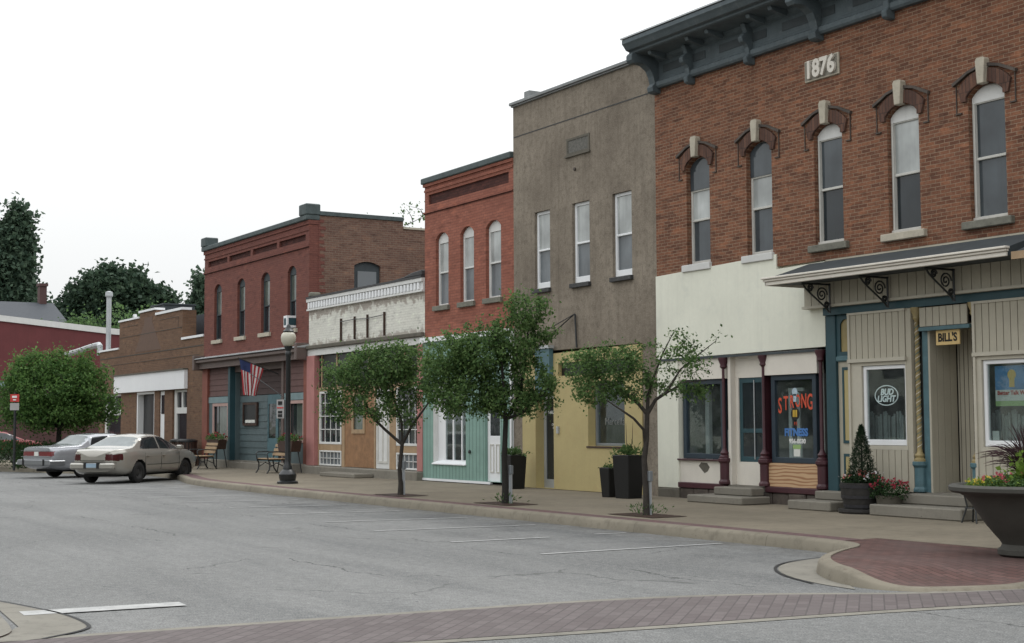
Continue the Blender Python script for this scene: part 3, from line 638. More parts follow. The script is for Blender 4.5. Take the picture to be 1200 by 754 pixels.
# cornice
prof = [(.0, 8.56), (-.10, 8.56), (-.13, 8.60), (-.13, 8.68), (-.07, 8.72), (-.05, 8.78), (-.05, 9.10), (-.12, 9.14), (-.15, 9.20), (-.62, 9.22), (-.66, 9.24), (-.66, 9.28), (-.74, 9.30), (-.80, 9.38), (-.84, 9.42), (-.84, 9.50), (.34, 9.52), (.34, 9.303), (.0, 9.303)]
c = MB().prism(prof, XL + .02, XR - .02, 'x').build('cornice', M['slate_paint'], B)
MB().box(XL - .02, XR + .02, -.86, .36, 9.522, 9.55).build('flashing', M['white_metal'], c)
mm_ = MB()
for k in range(int((XR - XL) / .9)):
    a = XL + .25 + k * 1.82
    if a + 1.4 > XR: break
    mm_.box(a + .12, a + 1.5, -.062, -.052, 8.86, 9.02)
mm_.build('frieze_panel', M['dark_slate'], c)
def bracket(x, big):
    wd, dr, z0 = (.19, .70, 8.46) if big else (.12, .36, 8.42)
    pts = [(-.135, z0), (-.20, z0 + .03), (-.22, z0 + .12), (-.15, z0 + .20)]
    if big:
        pts += [(-.19, 8.80), (-.26, 8.93), (-.40, 9.02), (-.55, 9.04), (-.68, 9.02), (-.74, 9.08), (-.74, 9.18), (-.70, 9.235), (-.0, 9.235), (0, z0)]
    else:
        pts += [(-.17, 8.74), (-.22, 8.80), (-.30, 8.84), (-.33, 8.92), (-.27, 8.99), (-.20, 9.03), (-.24, 9.12), (-.28, 9.195), (-.0, 9.195), (0, z0)]
    b_ = MB().prism(pts, x - wd / 2, x + wd / 2, 'x').build('bracket', M['slate_paint'], c, bevel=.012)
for x, big in ((-23.88, 1), (-22.70, 0), (-20.88, 0), (-19.05, 1), (-17.30, 0), (-15.5, 0), (-13.7, 1), (-11.9, 0), (-10.1, 0), (-8.3, 0), (-6.5, 0), (-4.5, 1)): bracket(x, big)
for k in range(16):
    x = XL + .55 + k * .61
    if min(abs(x - q) for q in (-23.88, -22.70, -20.88, -19.05, -17.30, -15.5)) > .16 and x < -14.3:
        MB().prism([(-.16, 9.08), (-.30, 9.10), (-.52, 9.15), (-.55, 9.21), (-.16, 9.21)], x - .05, x + .05, 'x').build('modillion', M['slate_paint'], c)
# cream shopfront
MB().prism([(-24.0, 2.94), (-19.03, 2.98), (-19.03, 4.49), (-20.3, 4.47), (-20.3, 4.75), (-24.0, 4.66)], -.03, .10, 'y').build('cream_band', M['cream'], B)
MB().box(-24.0, -19.03, .10, .33, 2.98, 4.52).build('lintel_wall', M['cream'], B)
MB().box(-24.0, -23.30, -.032, .30, .34, 2.94).build('pilaster', M['cream'], B, bevel=.01)
MB().prism(rect(-23.297, -21.86, 2.50, 2.94), -.01, .22, 'y').prism(rect(-20.70, -19.30, 2.52, 2.95), -.01, .22, 'y').build('panel', M['cream_trim'], B)
MB().box(-23.99, -19.2, -.06, -.032, 2.90, 2.945).build('drip_edge', M['dark_slate'], B)
MB().prism(rect(-23.297, -21.95, .47, .90), .0, .2, 'y').build('bulkhead', M['cream_trim'], B)
MB().prism(rect(-20.66, -19.32, .47, .90), .0, .2, 'y').build('plywood_panel', M['plywood'], B)
MB().prism([(-22.62, .87), (-22.70, .80), (-22.60, .72), (-22.52, .66), (-22.42, .70), (-22.36, .78), (-22.44, .86)], -.004, .0, 'y').build('paint_chip', M['footing'], B)
bb = MB().box(-23.32, -21.85, -.05, .25, .36, .467).box(-20.70, -19.15, -.05, .25, .36, .467).box(-23.33, -21.93, -.06, .02, .903, .935).build('sill_beam', M['maroon'], B, bevel=.01)
MB().box(-24.0, -23.30, -.045, .2, .04, .335).build('plinth', M['footing'], B, bevel=.02)
mm_ = MB(); random.seed(3)
for k in range(9):
    a = -23.29 + k * .46; mm_.box(a, a + .44, -.02 - random.random() * .03, .2, .04, .352)
mm_.build('foundation', M['stone_dark'], B, bevel=.02)
def shopwin(b, x0, x1, z0, z1, fm, y=.05, fw=.09, th=.10, name='shop_window', gl='shop_glass', bars=()):
    f = MB().prism(rect(x0, x1, z0, z1), y, y + th, 'y', [rect(x0 + fw, x1 - fw, z0 + fw, z1 - fw)])
    f = f.build(name, fm, b, bevel=.008)
    MB().box(x0 + fw, x1 - fw, y + th * .5, y + th * .5 + .008, z0 + fw, z1 - fw).build('pane', M[gl], f)
    if bars:
        m_ = MB()
        for (u0, u1, v0, v1) in bars: m_.box(u0, u1, y + .015, y + .035, v0, v1)
        m_.build('muntin', fm, f)
    return f
shopwin(B, -23.25, -21.97, .94, 2.497, M['navy_frame'], fw=.10)
shopwin(B, -20.60, -19.40, .903, 2.517, M['navy_frame'], fw=.10)
def iron_column(b, x, z0, z1, ped, mat, r=.034, twist=False, shaft_mat=None):
    p = MB(); p.lathe([(.13, z0), (.13, z0 + .05), (.105, z0 + .09), (.105, z0 + ped - .10), (.14, z0 + ped - .06), (.14, z0 + ped)], (x, 0, 0), 8, math.pi / 8)
    c_ = p.build('column', mat, b, bevel=.012)
    pr_ = [(.10, z0 + ped), (.10, z0 + ped + .03), (.07, z0 + ped + .06), (.085, z0 + ped + .10), (.05, z0 + ped + .15), (r, z0 + ped + .2), (r * .9, z1 - .22), (.07, z1 - .18), (.06, z1 - .14), (.10, z1 - .04), (.10, z1)]
    MB().lathe(pr_, (x, -.01, 0), 14).build('shaft', shaft_mat or mat, c_, smooth=40)
    if twist:
        for ph, tm in ((0, 'teal_blue'), (math.pi, 'cream_trim')):
            pts = [(x + math.cos(ph + t * .6) * r * .95, -.01 + math.sin(ph + t * .6) * r * .95, z0 + ped + .2 + t * (z1 - z0 - ped - .45) / 150) for t in range(151)]
            MB().tube(pts, .0065, 5).build('rope_twist', M[tm], c_)
    return c_
iron_column(B, -21.89, .467, 2.90, .50, M['maroon']); iron_column(B, -20.73, .467, 2.90, .50, M['maroon']); iron_column(B, -19.20, .467, 2.93, .50, M['maroon'])
# recessed entrance between the cream windows
MB().box(-21.80, -21.72, .02, .22, .46, 2.93).build('entry_side', M['cream_trim'], B)
MB().box(-20.82, -20.74, .03, .22, .46, 2.93).build('entry_side', M['maroon'], B)
MB().box(-21.80, -20.74, .0, .6, .36, .455).build('threshold', M['step'], B)
MB().prism(rect(-21.718, -20.822, .46, 2.93), .14, .22, 'y', [rect(-21.63, -20.90, .90, 2.50)]).build('entry_wall', M['cream_trim'], B)
dr = MB().prism(rect(-21.63, -20.90, .90, 2.50), .16, .20, 'y', [rect(-21.54, -20.99, 1.0, 1.45), rect(-21.54, -20.99, 1.53, 2.40)]).build('door', M['teal_dark'], B, bevel=.006)
MB().box(-21.54, -20.99, .17, .18, 1.0, 1.45).box(-21.54, -20.99, .17, .18, 1.53, 2.40).build('pane', M['pane_dark'], dr)
MB().box(-21.20, -21.18, .145, .159, .95, 2.45).build('handle', M['white_metal'], dr)
room(B, -23.25, -21.97, .5, 2.9, 1.6, .16); room(B, -20.60, -19.35, .5, 2.9, 1.6, .16)
sf = MB(); sf.box(-23.1, -22.98, .5, .58, .9, 2.3); sf.box(-22.7, -22.1, .7, .74, .95, 1.5)
sf.build('pale_board', M['white_letter'], B)  # pale boards added inside to lighten the dark window
sf = MB(); sf.box(-20.40, -20.32, .30, .33, .95, 2.28); sf.box(-20.32, -20.0, .30, .33, 2.22, 2.28); sf.box(-20.40, -20.08, .32, .34, 1.0, 1.30); sf.box(-20.18, -20.10, .30, .33, 1.3, 2.2); sf.box(-20.32, -20.18, .30, .33, 1.72, 1.76)
sf.build('pale_reflection', M['white_letter'], B)  # pale bars behind the glass imitate a mirrored structure
# STRONG window graphics (on the inside of that pane)
gy = .094
for i, ch in enumerate('STRONG'):
    t = (i - 2.5) / 2.5; x = -20.0 + t * .40
    text(ch, 'window_letter', M['red_letter'], B, (x, gy, 2.02 - .05 * t * t + .03 * t), .30 + .10 * abs(t), .002, bold=.006, sx_=.55)
MB().lathe([(.0, -.002), (.115, -.002), (.115, .002), (.0, .002)], (-19.99, gy - .004, 1.80), 24, ax='y', close=False).build('window_badge', M['black_paint'], B)
text('III', 'window_letter', M['gold_letter'], B, (-19.99, gy - .012, 1.80), .17, .002, bold=.006)
mb = MB(); mb.lathe([(.0, -.002), (.075, -.002), (.075, .002), (.0, .002)], (-19.99, gy - .008, 2.20), 20, ax='y', close=False); mb.box(-20.03, -19.95, gy - .01, gy - .006, 2.02, 2.16)
mb.build('window_figure', plain('pale_blue_figure', (.40, .50, .56), var=.3, scale=20), B)
text('FITNESS', 'window_letter', M['blue_letter'], B, (-19.98, gy, 1.46), .185, .002, bold=.010, sx_=.95)
text('P.F.', 'window_letter', M['red_letter'], B, (-19.98, gy, 1.62), .09, .002, sx_=.8)
text('956-0030', 'window_letter', M['white_letter'], B, (-19.95, gy, 1.30), .115, .002, bold=.004)
MB().box(-20.05, -19.88, gy - .002, gy + .002, 1.03, 1.16).build('window_notice', M['paper'], B)
MB().box(-20.07, -19.86, gy - .002, gy + .002, 1.165, 1.24).build('window_notice', M['green_paper'], B)

# --- beige tavern front
def boards(b, x0, x1, z0, z1, y, step, mat='beige_board', name='board_panel', th=.04):
    m_ = MB(); n_ = max(1, round((x1 - x0) / step)); s_ = (x1 - x0) / n_
    for k in range(n_):
        m_.box(x0 + k * s_ + .007, x0 + (k + 1) * s_ - .007, y, y + th, z0, z1)
    p_ = m_.build(name, M[mat], b); MB().box(x0, x1, y + .018, y + th + .003, z0 + .001, z1 - .001).build('board_backing', M['groove'], p_)
    return p_
MB().box(-19.03, XR, .0, .33, 3.62, 4.517).build('lintel_wall', M['beige_board'], B)
boards(B, -19.42, -4.4, 3.70, 4.10, -.17, .19)
MB().box(-19.44, -4.4, -.21, -.012, 3.655, 3.70).build('board_trim', M['beige_trim'], B)
MB().box(-19.02, -4.4, -.10, -.003, 3.52, 3.652).build('fascia', M['teal_dark'], B)
pl = MB().box(-19.05, -18.80, -.03, .24, .17, 3.52).build('pilaster', M['teal_dark'], B, bevel=.01)
MB().box(-18.83, -18.38, -.02, .12, 2.70, 2.80).build('transom_bar', M['teal_blue'], B, bevel=.02)
tr = MB().prism(rect(-18.796, -18.40, 2.80, 3.515), .0, .08, 'y', [arch(-18.71, -18.44, 2.87, 3.32, .12)]).build('transom_frame', M['teal_dark'], B)
MB().box(-18.73, -18.42, .03, .05, 2.86, 3.46).build('pane', M['pane_amber'], tr)
dd = MB().prism(rect(-18.796, -18.40, .46, 2.70), .03, .09, 'y').build('door', M['beige_board'], B)
MB().prism(rect(-18.69, -18.45, 1.28, 2.60), .01, .03, 'y', [rect(-18.65, -18.49, 1.33, 2.55)]).prism(rect(-18.69, -18.45, .62, 1.10), .01, .03, 'y', [rect(-18.65, -18.49, .67, 1.05)]).build('door_moulding', M['teal_dark'], dd)
MB().box(-18.65, -18.49, .02, .031, 1.33, 2.55).box(-18.65, -18.49, .02, .031, .67, 1.05).build('door_panel', M['yellow_paint'], dd)
def tavern_bay(x0, x1, wx0, wx1, z_top=3.52, left_trim=True):
    bay = boards(B, x0 + .05, x1 - .02, 2.72, z_top - .04, -.10, .137, name='board_panel')
    MB().box(x0, x1, -.125, -.02, z_top - .04, z_top - .002).box(x0, x0 + .05, -.12, -.02, .52, z_top - .04).box(x0, x1 + .0, -.14, -.02, 2.66, 2.72).build('bay_trim', M['beige_trim'], B)
    boards(B, x0 + .05, x1 - .02, .47, 1.18, -.10, .137)
    f = MB().prism(rect(x0 + .05, x1 - .02, 1.183, 2.657), -.09, .02, 'y', [rect(wx0 - .04, wx1 + .02, 1.25, 2.60)]).build('bay_surround', M['beige_trim'], B)
    g = MB().prism(rect(wx0 - .036, wx1 + .016, 1.254, 2.597), -.055, .02, 'y', [rect(wx0 + .03, wx1 - .03, 1.35, 2.53)]).build('shop_window', M['white_wood'], B, bevel=.008)
    MB().box(wx0 + .03, wx1 - .03, -.02, -.012, 1.35, 2.53).build('pane', M['shop_glass'], g)
    MB().box(x0 + .05, x1 - .02, -.02, .30, .2, .468).build('foundation', M['stone_dark'], B)
tavern_bay(-18.41, -17.08, -18.08, -17.14)
tavern_bay(-15.68, -12.6, -15.50, -12.9)
tavern_bay(-12.55, -9.3, -12.2, -9.6); tavern_bay(-9.25, -4.35, -8.9, -4.7)
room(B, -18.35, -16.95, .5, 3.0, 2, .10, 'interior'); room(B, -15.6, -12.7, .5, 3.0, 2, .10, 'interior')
cu = MB()
for x0, x1 in ((-18.3, -17.0), (-15.6, -12.8)):
    n_ = int((x1 - x0) / .045)
    for k in range(n_): 
        a = x0 + k * .045; cu.box(a, a + .038, .20 + .02 * math.sin(k * 1.7), .22 + .02 * math.sin(k * 1.7), 1.0, 1.78 + .05 * math.sin(k * .9))
cu.build('curtain', M['curtain'], B)
iron_column(B, -16.92, .50, 3.52, .50, M['teal_blue'], r=.042, twist=True, shaft_mat=M['gold_twist'])
iron_column(B, -15.72, .50, 3.52, .50, M['teal_blue'], r=.042, twist=True, shaft_mat=M['gold_twist'])
MB().box(-16.80, -15.75, -.10, -.012, 3.12, 3.18).build('lintel_trim', M['teal_blue'], B); boards(B, -16.80, -15.80, 3.19, 3.50, -.08, .14)
MB().box(-16.84, -16.72, .02, .1, .5, 3.12).build('entry_jamb', M['teal_blue'], B); MB().box(-17.098, -16.985, -.085, .1, .5, 3.515).build('infill_board', M['beige_board'], B)
MB().box(-16.85, -15.70, .0, 1.6, .44, .50).build('threshold', M['step'], B)
# entrance recess: left wall boarded, back wall with a dark door
boards_l = MB()
for k in range(9): boards_l.box(-16.72, -16.68, .02 + k * .155, .165 + k * .155, .5, 3.14) if k < 4 else None
boards_l.build('entry_side', M['beige_board'], B); MB().box(-16.76, -16.722, .101, .66, .5, 3.16).build('entry_backing', M['groove'], B)
MB().box(-15.80, -15.74, .105, .66, .5, 3.16).build('entry_side', M['beige_board'], B)
MB().prism(rect(-16.68, -15.80, .5, 3.16), .66, .74, 'y', [rect(-16.10, -15.84, .503, 2.45)]).build('entry_wall', M['beige_board'], B)
eg = MB()
for k in range(6): eg.box(-16.64 + k * .09, -16.632 + k * .09, .655, .659, .5, 3.15)
eg.build('board_groove', M['groove'], B)
MB().box(-16.76, -15.74, .0, .8, 3.163, 3.2).build('entry_ceiling', M['beige_board'], B)
d2 = MB().prism(rect(-16.10, -15.84, .503, 2.45), .68, .72, 'y', [rect(-16.04, -15.90, 1.3, 2.35)]).build('door', M['teal_dark'], B); MB().box(-16.04, -15.90, .70, .71, 1.3, 2.35).build('pane', M['pane_dark'], d2)
# canopy over the tavern
can = MB().prism([(-.0, 4.49), (-1.0, 4.175), (-1.0, 4.06), (-.0, 4.10)], -19.42, -14.22, 'x').build('canopy', M['dark_slate'], B)
MB().box(-19.46, -14.20, -1.05, -1.003, 4.04, 4.105).box(-19.48, -14.18, -1.08, -1.003, 4.108, 4.145).box(-19.50, -14.16, -1.11, -1.003, 4.149, 4.185).build('canopy_moulding', M['cream_trim'], can, bevel=.008)
MB().box(-19.44, -19.424, -1.05, -.0, 4.04, 4.105).build('canopy_end', M['cream_trim'], can)
can2 = MB().prism([(-.0, 4.515), (-1.0, 4.10), (-1.0, 4.06), (-.0, 4.06)], -14.05, -4.4, 'x').build('canopy', M['dark_slate'], B)
MB().box(-14.10, -4.4, -1.06, -1.003, 3.98, 4.09).build('canopy_moulding', M['tan_wood'], can2)
def scroll(x, par):
    m_ = MB(); z1 = 4.06
    m_.tube([(x, -.20, z1 - .02), (x, -.85, z1 - .02)], .018, 6); m_.tube([(x, -.215, z1), (x, -.215, z1 - .52)], .018, 6)
    m_.tube([(x, -.22 - .62 * math.cos(t), z1 - .50 * math.sin(t)) if False else (x, -.24 - .60 * (1 - t / 10) ** 1.3, z1 - .03 - .47 * (t / 10) ** .75) for t in range(11)], .016, 6)
    for cy, cz, r_ in ((-.40, z1 - .20, .13), (-.66, z1 - .10, .07), (-.29, z1 - .38, .06)):
        pts = [(x, cy + r_ * (1 - t / 34) * math.cos(t * .42), cz + r_ * (1 - t / 34) * math.sin(t * .42)) for t in range(31)]
        m_.tube(pts, .014, 6)
    return m_.build('scroll_bracket', M['black_iron'], par)
for x in (-18.72, -17.35, -15.93): scroll(x, can)
for x in (-13.8, -12.2, -10.6): scroll(x, can2)
# steps
def steps(name, tiers, label, mat='step'):
    x0, x1, y0, y1 = tiers[0][:4]
    e = empty(name, ((x0 + x1) / 2, (y0 + y1) / 2, .15), label, 'steps', 'concrete shop steps on the pavement')
    for (a, b, c_, d_, z0, z1) in tiers: MB().box(a, b, c_, d_, z0, z1).build('step', M[mat], e, bevel=.018)
    return e
steps('shop_steps', [(-22.05, -20.45, -.82, -.13, .152, .29), (-21.7, -20.62, -.45, -.13, .293, .44)], 'low two-tier concrete steps under the narrow recessed door of the cream shopfront')
steps('shop_steps', [(-19.2, -18.15, -.85, -.13, .152, .31), (-18.98, -18.18, -.42, -.13, .313, .46)], 'two-tier concrete steps at the dark teal pilaster, left of the flower barrel')
steps('shop_steps', [(-17.15, -15.25, -.95, -.13, .152, .33), (-16.90, -15.55, -.50, -.13, .333, .495)], 'wide two-tier concrete steps to the tavern entrance, right of the flower barrel')
# hanging sign
hs_ = empty('hanging_sign', (-16.25, -.02, 3.0), 'small yellow board sign with black lettering hanging in the beige tavern entrance', 'sign')
MB().box(-16.50, -16.01, -.03, -.005, 2.875, 3.115).build('sign_board', M['sign_cream'], hs_, bevel=.004)
text("BILL'S", 'lettering', M['black_paint'], hs_, (-16.255, -.034, 2.99), .185, .002, bold=.006, sx_=.88)
ne = empty('neon_sign', (-17.68, .10, 1.92), 'oval sign with two lines of white lettering inside the left tavern window', 'sign')
el = MB(); el.tube([(-17.66 + .26 * math.cos(t * math.pi / 18), .02, 2.09 + .165 * math.sin(t * math.pi / 18)) for t in range(37)], .010, 6); el.build('oval_tube', M['neon'], ne)
text('BUD', 'lettering', M['neon'], ne, (-17.65, .02, 2.145), .145, .004, bold=.005, shear=.2)
text('LIGHT', 'lettering', M['neon'], ne, (-17.67, .02, 2.03), .145, .004, bold=.005, shear=.2)
po = empty('poster', (-15.0, .07, 1.9), 'blue, white and green poster inside the right tavern window', 'poster')
MB().box(-15.37, -14.72, .018, .02, 2.13, 2.50).build('picture', M['sky_blue'], po)
MB().lathe([(.0, -.001), (.08, -.001), (.08, .001), (0, .001)], (-15.05, .014, 2.36), 14, ax='y', close=False).box(-15.10, -15.0, .0135, .0155, 2.17, 2.33).build('picture_figure', M['gold_letter'], po)
MB().box(-15.37, -14.72, .018, .02, 1.96, 2.129).build('paper_band', M['paper'], po); MB().box(-15.37, -14.72, .018, .02, 1.88, 1.959).build('green_band', M['green_paper'], po)
text('Better Talk Way', 'lettering', M['sign_red'], po, (-15.03, .012, 2.08), .088, .001, bold=.003)
MB().box(-15.46, -15.33, .03, .032, 1.36, 1.5).build('note_card', M['paper'], B)

# ================================================================== building 2: grey stucco
B = empty('stucco_building', (-26.8, 0, .15), 'tall grey weathered stucco building with three narrow windows above an ochre shopfront', 'building')
w2 = [(-28.75, -28.08), (-27.14, -26.45), (-25.57, -24.86)]
MB().prism(rect(-29.70, -24.003, 3.32, 9.28), .0, .3, 'y', [rect(a, b, 4.78, 6.60) for a, b in w2]).build('wall', M['stucco'], B)
shell(B, -29.70, -24.003, 9.3, 16, M['stucco'])
MB().box(-29.74, -23.99, -.10, .34, 9.32, 9.39).box(-29.72, -24.0, -.06, .30, 9.283, 9.317).build('coping', M['coping_grey'], B, bevel=.006)
MB().box(-29.74, -29.50, .342, 1.1, 9.0, 9.72).build('parapet_end', M['coping_grey'], B)
MB().box(-29.69, -24.01, -.006, .0, 8.535, 8.56).build('crack_line', M['sill_dark'], B)
MB().prism(rect(-27.34, -26.41, 7.71, 8.10), -.02, .0, 'y', [rect(-27.28, -26.47, 7.76, 8.05)]).box(-27.38, -26.38, -.05, .0, 7.67, 7.707).build('plaque_frame', M['footing'], B)
MB().box(-27.28, -26.47, -.008, -.002, 7.76, 8.05).build('plaque', plain('mottled_plaque', (.12, .115, .10), var=.4, scale=18, bmp=.9), B)
MB().lathe([(.0, -.01), (.04, -.01), (.04, .02), (0, .02)], (-27.0, -.03, 7.37), 10, ax='y', close=False).build('tie_rod_end', M['stone_dark'], B)
for i, (a, b) in enumerate(w2):
    f = sash(B, a, b, 4.78, 6.60, M['white_wood'], 0, .07, .07, split=.5, up='pane_shade', lo='pane_grey', sill='sill_dark', sill_z=.1, sill_ov=.04, bot=.15)
# ochre shopfront
MB().box(-29.70, -29.262, -.02, .3, .15, 3.317).build('pier', M['stucco'], B); MB().box(-24.50, -24.003, -.02, .3, .15, 3.317).build('pier', M['stucco'], B)
fr = MB().prism([(-29.26, .16), (-24.503, .16), (-24.503, 3.30), (-29.26, 3.22)], -.05, .22, 'y', [rect(-28.68, -27.90, .163, 2.62), rect(-26.50, -25.12, 1.15, 2.55), rect(-27.7, -24.75, 2.72, 3.02)]).build('shopfront', M['yellow_paint'], B)
MB().box(-26.55, -25.09, -.07, .22, 1.11, 1.147).build('sill', M['dark_wood'], B)
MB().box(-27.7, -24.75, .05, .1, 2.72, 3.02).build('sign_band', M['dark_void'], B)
shopwin(B, -26.498, -25.122, 1.152, 2.548, M['grey_board'], y=.14, fw=.06)
dr = MB().prism(rect(-28.68, -27.90, .163, 2.30), .18, .24, 'y', [rect(-28.58, -27.98, .36, 2.22)]).build('door', M['white_metal'], B)
MB().box(-28.58, -27.98, .20, .21, .36, 2.22).build('pane', M['pane_dark'], dr)
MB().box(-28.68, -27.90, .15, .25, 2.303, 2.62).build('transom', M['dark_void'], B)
MB().tube([(-28.02, .17, 1.05), (-28.02, .13, 1.07), (-28.02, .13, 1.32), (-28.02, .17, 1.34)], .014).build('handle', M['white_metal'], dr)
text('MARCELLA', 'lettering', M['white_letter'], dr, (-28.28, .195, 1.90), .10, .001, bold=.002, sx_=.9)
text('OPEN', 'lettering', M['white_letter'], dr, (-28.26, .195, 1.62), .075, .001); text('10-5', 'lettering', M['white_letter'], dr, (-28.26, .195, 1.54), .075, .001)
bp = MB().box(-28.52, -27.90, -.16, -.053, 2.35, 3.36).build('blue_panel', M['teal_blue'], B); MB().box(-28.56, -27.86, -.20, -.05, 3.363, 3.43).build('panel_cap', M['white_metal'], bp)
MB().tube([(-26.99, -.05, 4.09), (-26.93, -.05, 3.33)], .022, 6).tube([(-26.99, -.06, 4.09), (-27.9, -.9, 3.42)], .012, 5).tube([(-26.99, -.06, 4.09), (-28.9, -.3, 3.1)], .014, 5).build('sign_bracket', M['black_iron'], B)
MB().box(-27.72, -27.66, -.10, -.05, 1.42, 1.58).build('mail_slot', M['white_metal'], B)
room(B, -27.5, -24.8, .3, 3.0, 3.2, .4); mb = MB(); mb.lathe([(.0, 1.2), (.07, 1.25), (.11, 1.45), (.13, 1.62), (.06, 1.74), (.09, 1.84), (.0, 1.94)], (-25.72, .6, .05), 16); mb.build('dress_form', M['paper'], B, smooth=True)
text('Marcella', 'lettering', M['interior_mid'], B, (-25.8, .17, 1.68), .22, .001)

# ================================================================== building 3: orange painted brick
B = empty('brick_building', (-32, 0, .15), 'two-storey orange painted brick building with mint teal boarded shopfront', 'building')
w3 = [(-33.68, -32.98), (-32.34, -31.64), (-31.04, -30.30)]
MB().prism(rect(-34.30, -29.703, 3.93, 7.98), .0, .3, 'y', [arch(a, b, 4.74, 6.50, .17) for a, b in w3] + [rect(-34.08, -29.92, 7.49, 7.76)]).build('wall', M['brick_orange'], B)
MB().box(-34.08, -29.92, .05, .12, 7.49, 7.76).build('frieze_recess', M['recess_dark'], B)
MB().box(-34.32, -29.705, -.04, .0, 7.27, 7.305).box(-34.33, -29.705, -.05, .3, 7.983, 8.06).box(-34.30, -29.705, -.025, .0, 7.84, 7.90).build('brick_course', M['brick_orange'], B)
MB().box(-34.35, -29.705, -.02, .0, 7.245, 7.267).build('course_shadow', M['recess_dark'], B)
MB().box(-34.37, -29.703, -.10, .34, 8.063, 8.22).build('coping', M['coping_green'], B, bevel=.02)
shell(B, -34.30, -29.703, 8.2, 16, M['brick_side'])
for a, b in w3: sash(B, a, b, 4.74, 6.50, M['white_trim'], .17, .09, .07, split=.5, up='pane_shade', lo='pane_grey', sill='limestone_dark', sill_z=.13, sill_ov=.07, top_rail=.04, bot=.05)
tl = MB().prism(rect(-34.30, -29.705, .23, 3.80), -.06, .16, 'y', [rect(-33.74, -31.98, .62, 2.75), rect(-31.02, -30.28, .233, 2.35)]).build('shopfront', M['teal_siding'], B)
g_ = MB()
for k in range(27):
    x = -34.25 + k * .175
    for (za, zb) in ([(.24, 3.78)] if not (-33.8 < x < -31.93 or -31.07 < x < -30.23) else ([(.24, .60), (2.78, 3.78)] if x < -31.9 else [(2.38, 3.78)])):
        g_.box(x, x + .012, -.063, -.060, za, zb)
g_.build('board_groove', plain('teal_groove', (.08, .14, .13)), B)
MB().box(-34.30, -29.70, -.16, .29, 3.803, 3.925).box(-34.30, -30.75, -.08, .0, .17, .228).box(-29.76, -29.70, -.10, .1, .23, 3.80).build('white_trim', M['white_wood'], B)
MB().box(-34.30, -29.70, -.02, .3, .04, .168).build('foundation', M['footing'], B)
wf = MB().prism(rect(-33.70, -32.02, .66, 2.72), .08, .14, 'y', [rect(-33.30, -32.92, .72, 2.68), rect(-32.86, -32.46, .72, 2.68), rect(-32.41, -32.07, .72, 2.68)]).build('shop_window', M['white_wood'], B)
MB().box(-33.30, -32.07, .10, .11, .72, 2.68).build('pane', M['shop_glass'], wf)
MB().prism([(-.10, .60), (-.10, .625), (.075, .70), (.075, .60)], -33.74, -31.96, 'x').build('sill', M['white_wood'], wf); MB().prism(rect(-33.735, -33.705, .66, 2.74), -.05, .14, 'y').build('window_jamb', M['white_trim'], wf)
room(B, -33.7, -31.9, .3, 3.0, 3.0, .3)
dr = MB().prism(rect(-31.02, -30.28, .233, 2.35), .02, .08, 'y', [rect(-30.90, -30.42, 1.35, 2.2)]).build('door', M['white_wood'], B, bevel=.006)
MB().box(-30.90, -30.42, .04, .05, 1.35, 2.2).build('pane', M['pane_dark'], dr)
MB().prism(rect(-30.88, -30.70, .45, 1.15), .005, .02, 'y', [rect(-30.85, -30.73, .48, 1.12)]).prism(rect(-30.60, -30.42, .45, 1.15), .005, .02, 'y', [rect(-30.57, -30.45, .48, 1.12)]).build('door_moulding', M['old_white'], dr)
MB().lathe([(.0, -.04), (.045, -.03), (.045, .0)], (-31.75, -.07, .95), 12, ax='y', close=False).build('outlet', M['black_iron'], B)

# ================================================================== building 4: low white brick
B = empty('white_brick_building', (-38, 0, .15), 'low peeling white brick building with dentil cornice and pink pilasters', 'building')
MB().box(-42.10, -34.303, .0, .3, 3.80, 5.24).build('wall', M['brick_white'], B)
shell(B, -42.098, -34.305, 5.5, 14, M['brick_side'])
cn = MB().box(-42.10, -34.305, -.10, .3, 5.46, 5.56).box(-42.10, -34.305, -.05, .3, 5.243, 5.457).box(-42.10, -34.305, -.09, .0, 5.19, 5.24).build('cornice', M['white_trim'], B)
dn = MB(); k = 0
while -41.98 + k * .2 < -34.5: dn.box(-41.98 + k * .2, -41.88 + k * .2, -.095, -.053, 5.26, 5.44); k += 1
dn.build('dentil', M['white_wood'], cn)
MB().box(-42.10, -34.305, -.12, .32, 5.563, 5.62).build('coping', M['roof_tar'], B)
MB().prism([(-36.2, 5.623), (-34.31, 5.623), (-34.31, 5.77), (-34.9, 5.74), (-35.4, 5.66)], -.10, .5, 'y').build('roof_flashing', M['roof_tar'], B, bevel=.02)
MB().box(-42.08, -41.85, -.05, .3, 5.62, 5.78).build('parapet_block', M['limestone_dark'], B, bevel=.04)
MB().box(-42.10, -34.305, -.12, .0, 3.98, 4.10).build('ledge', M['footing'], B, bevel=.02)
MB().box(-42.10, -34.305, -.04, .0, 3.78, 3.977).build('band', M['white_trim'], B)
br = MB()
for x in (-39.61, -38.65, -37.78, -36.68): br.box(x - .014, x + .014, -.07, -.01, 4.13, 4.80)
br.build('sign_post', M['dark_wood'], B); MB().tube([(-39.6, -.06, 4.70), (-38.65, -.06, 4.72), (-37.78, -.06, 4.68), (-36.7, -.06, 4.72)], .012, 5).build('sign_wire', M['black_iron'], B)
MB().box(-42.09, -41.50, -.08, .25, .39, 3.777).box(-34.62, -34.31, -.08, .25, .39, 3.777).build('pilaster', M['pink'], B, bevel=.01)
MB().box(-41.497, -34.623, .10, .16, 2.78, 3.78).build('transom', M['dark_void'], B)
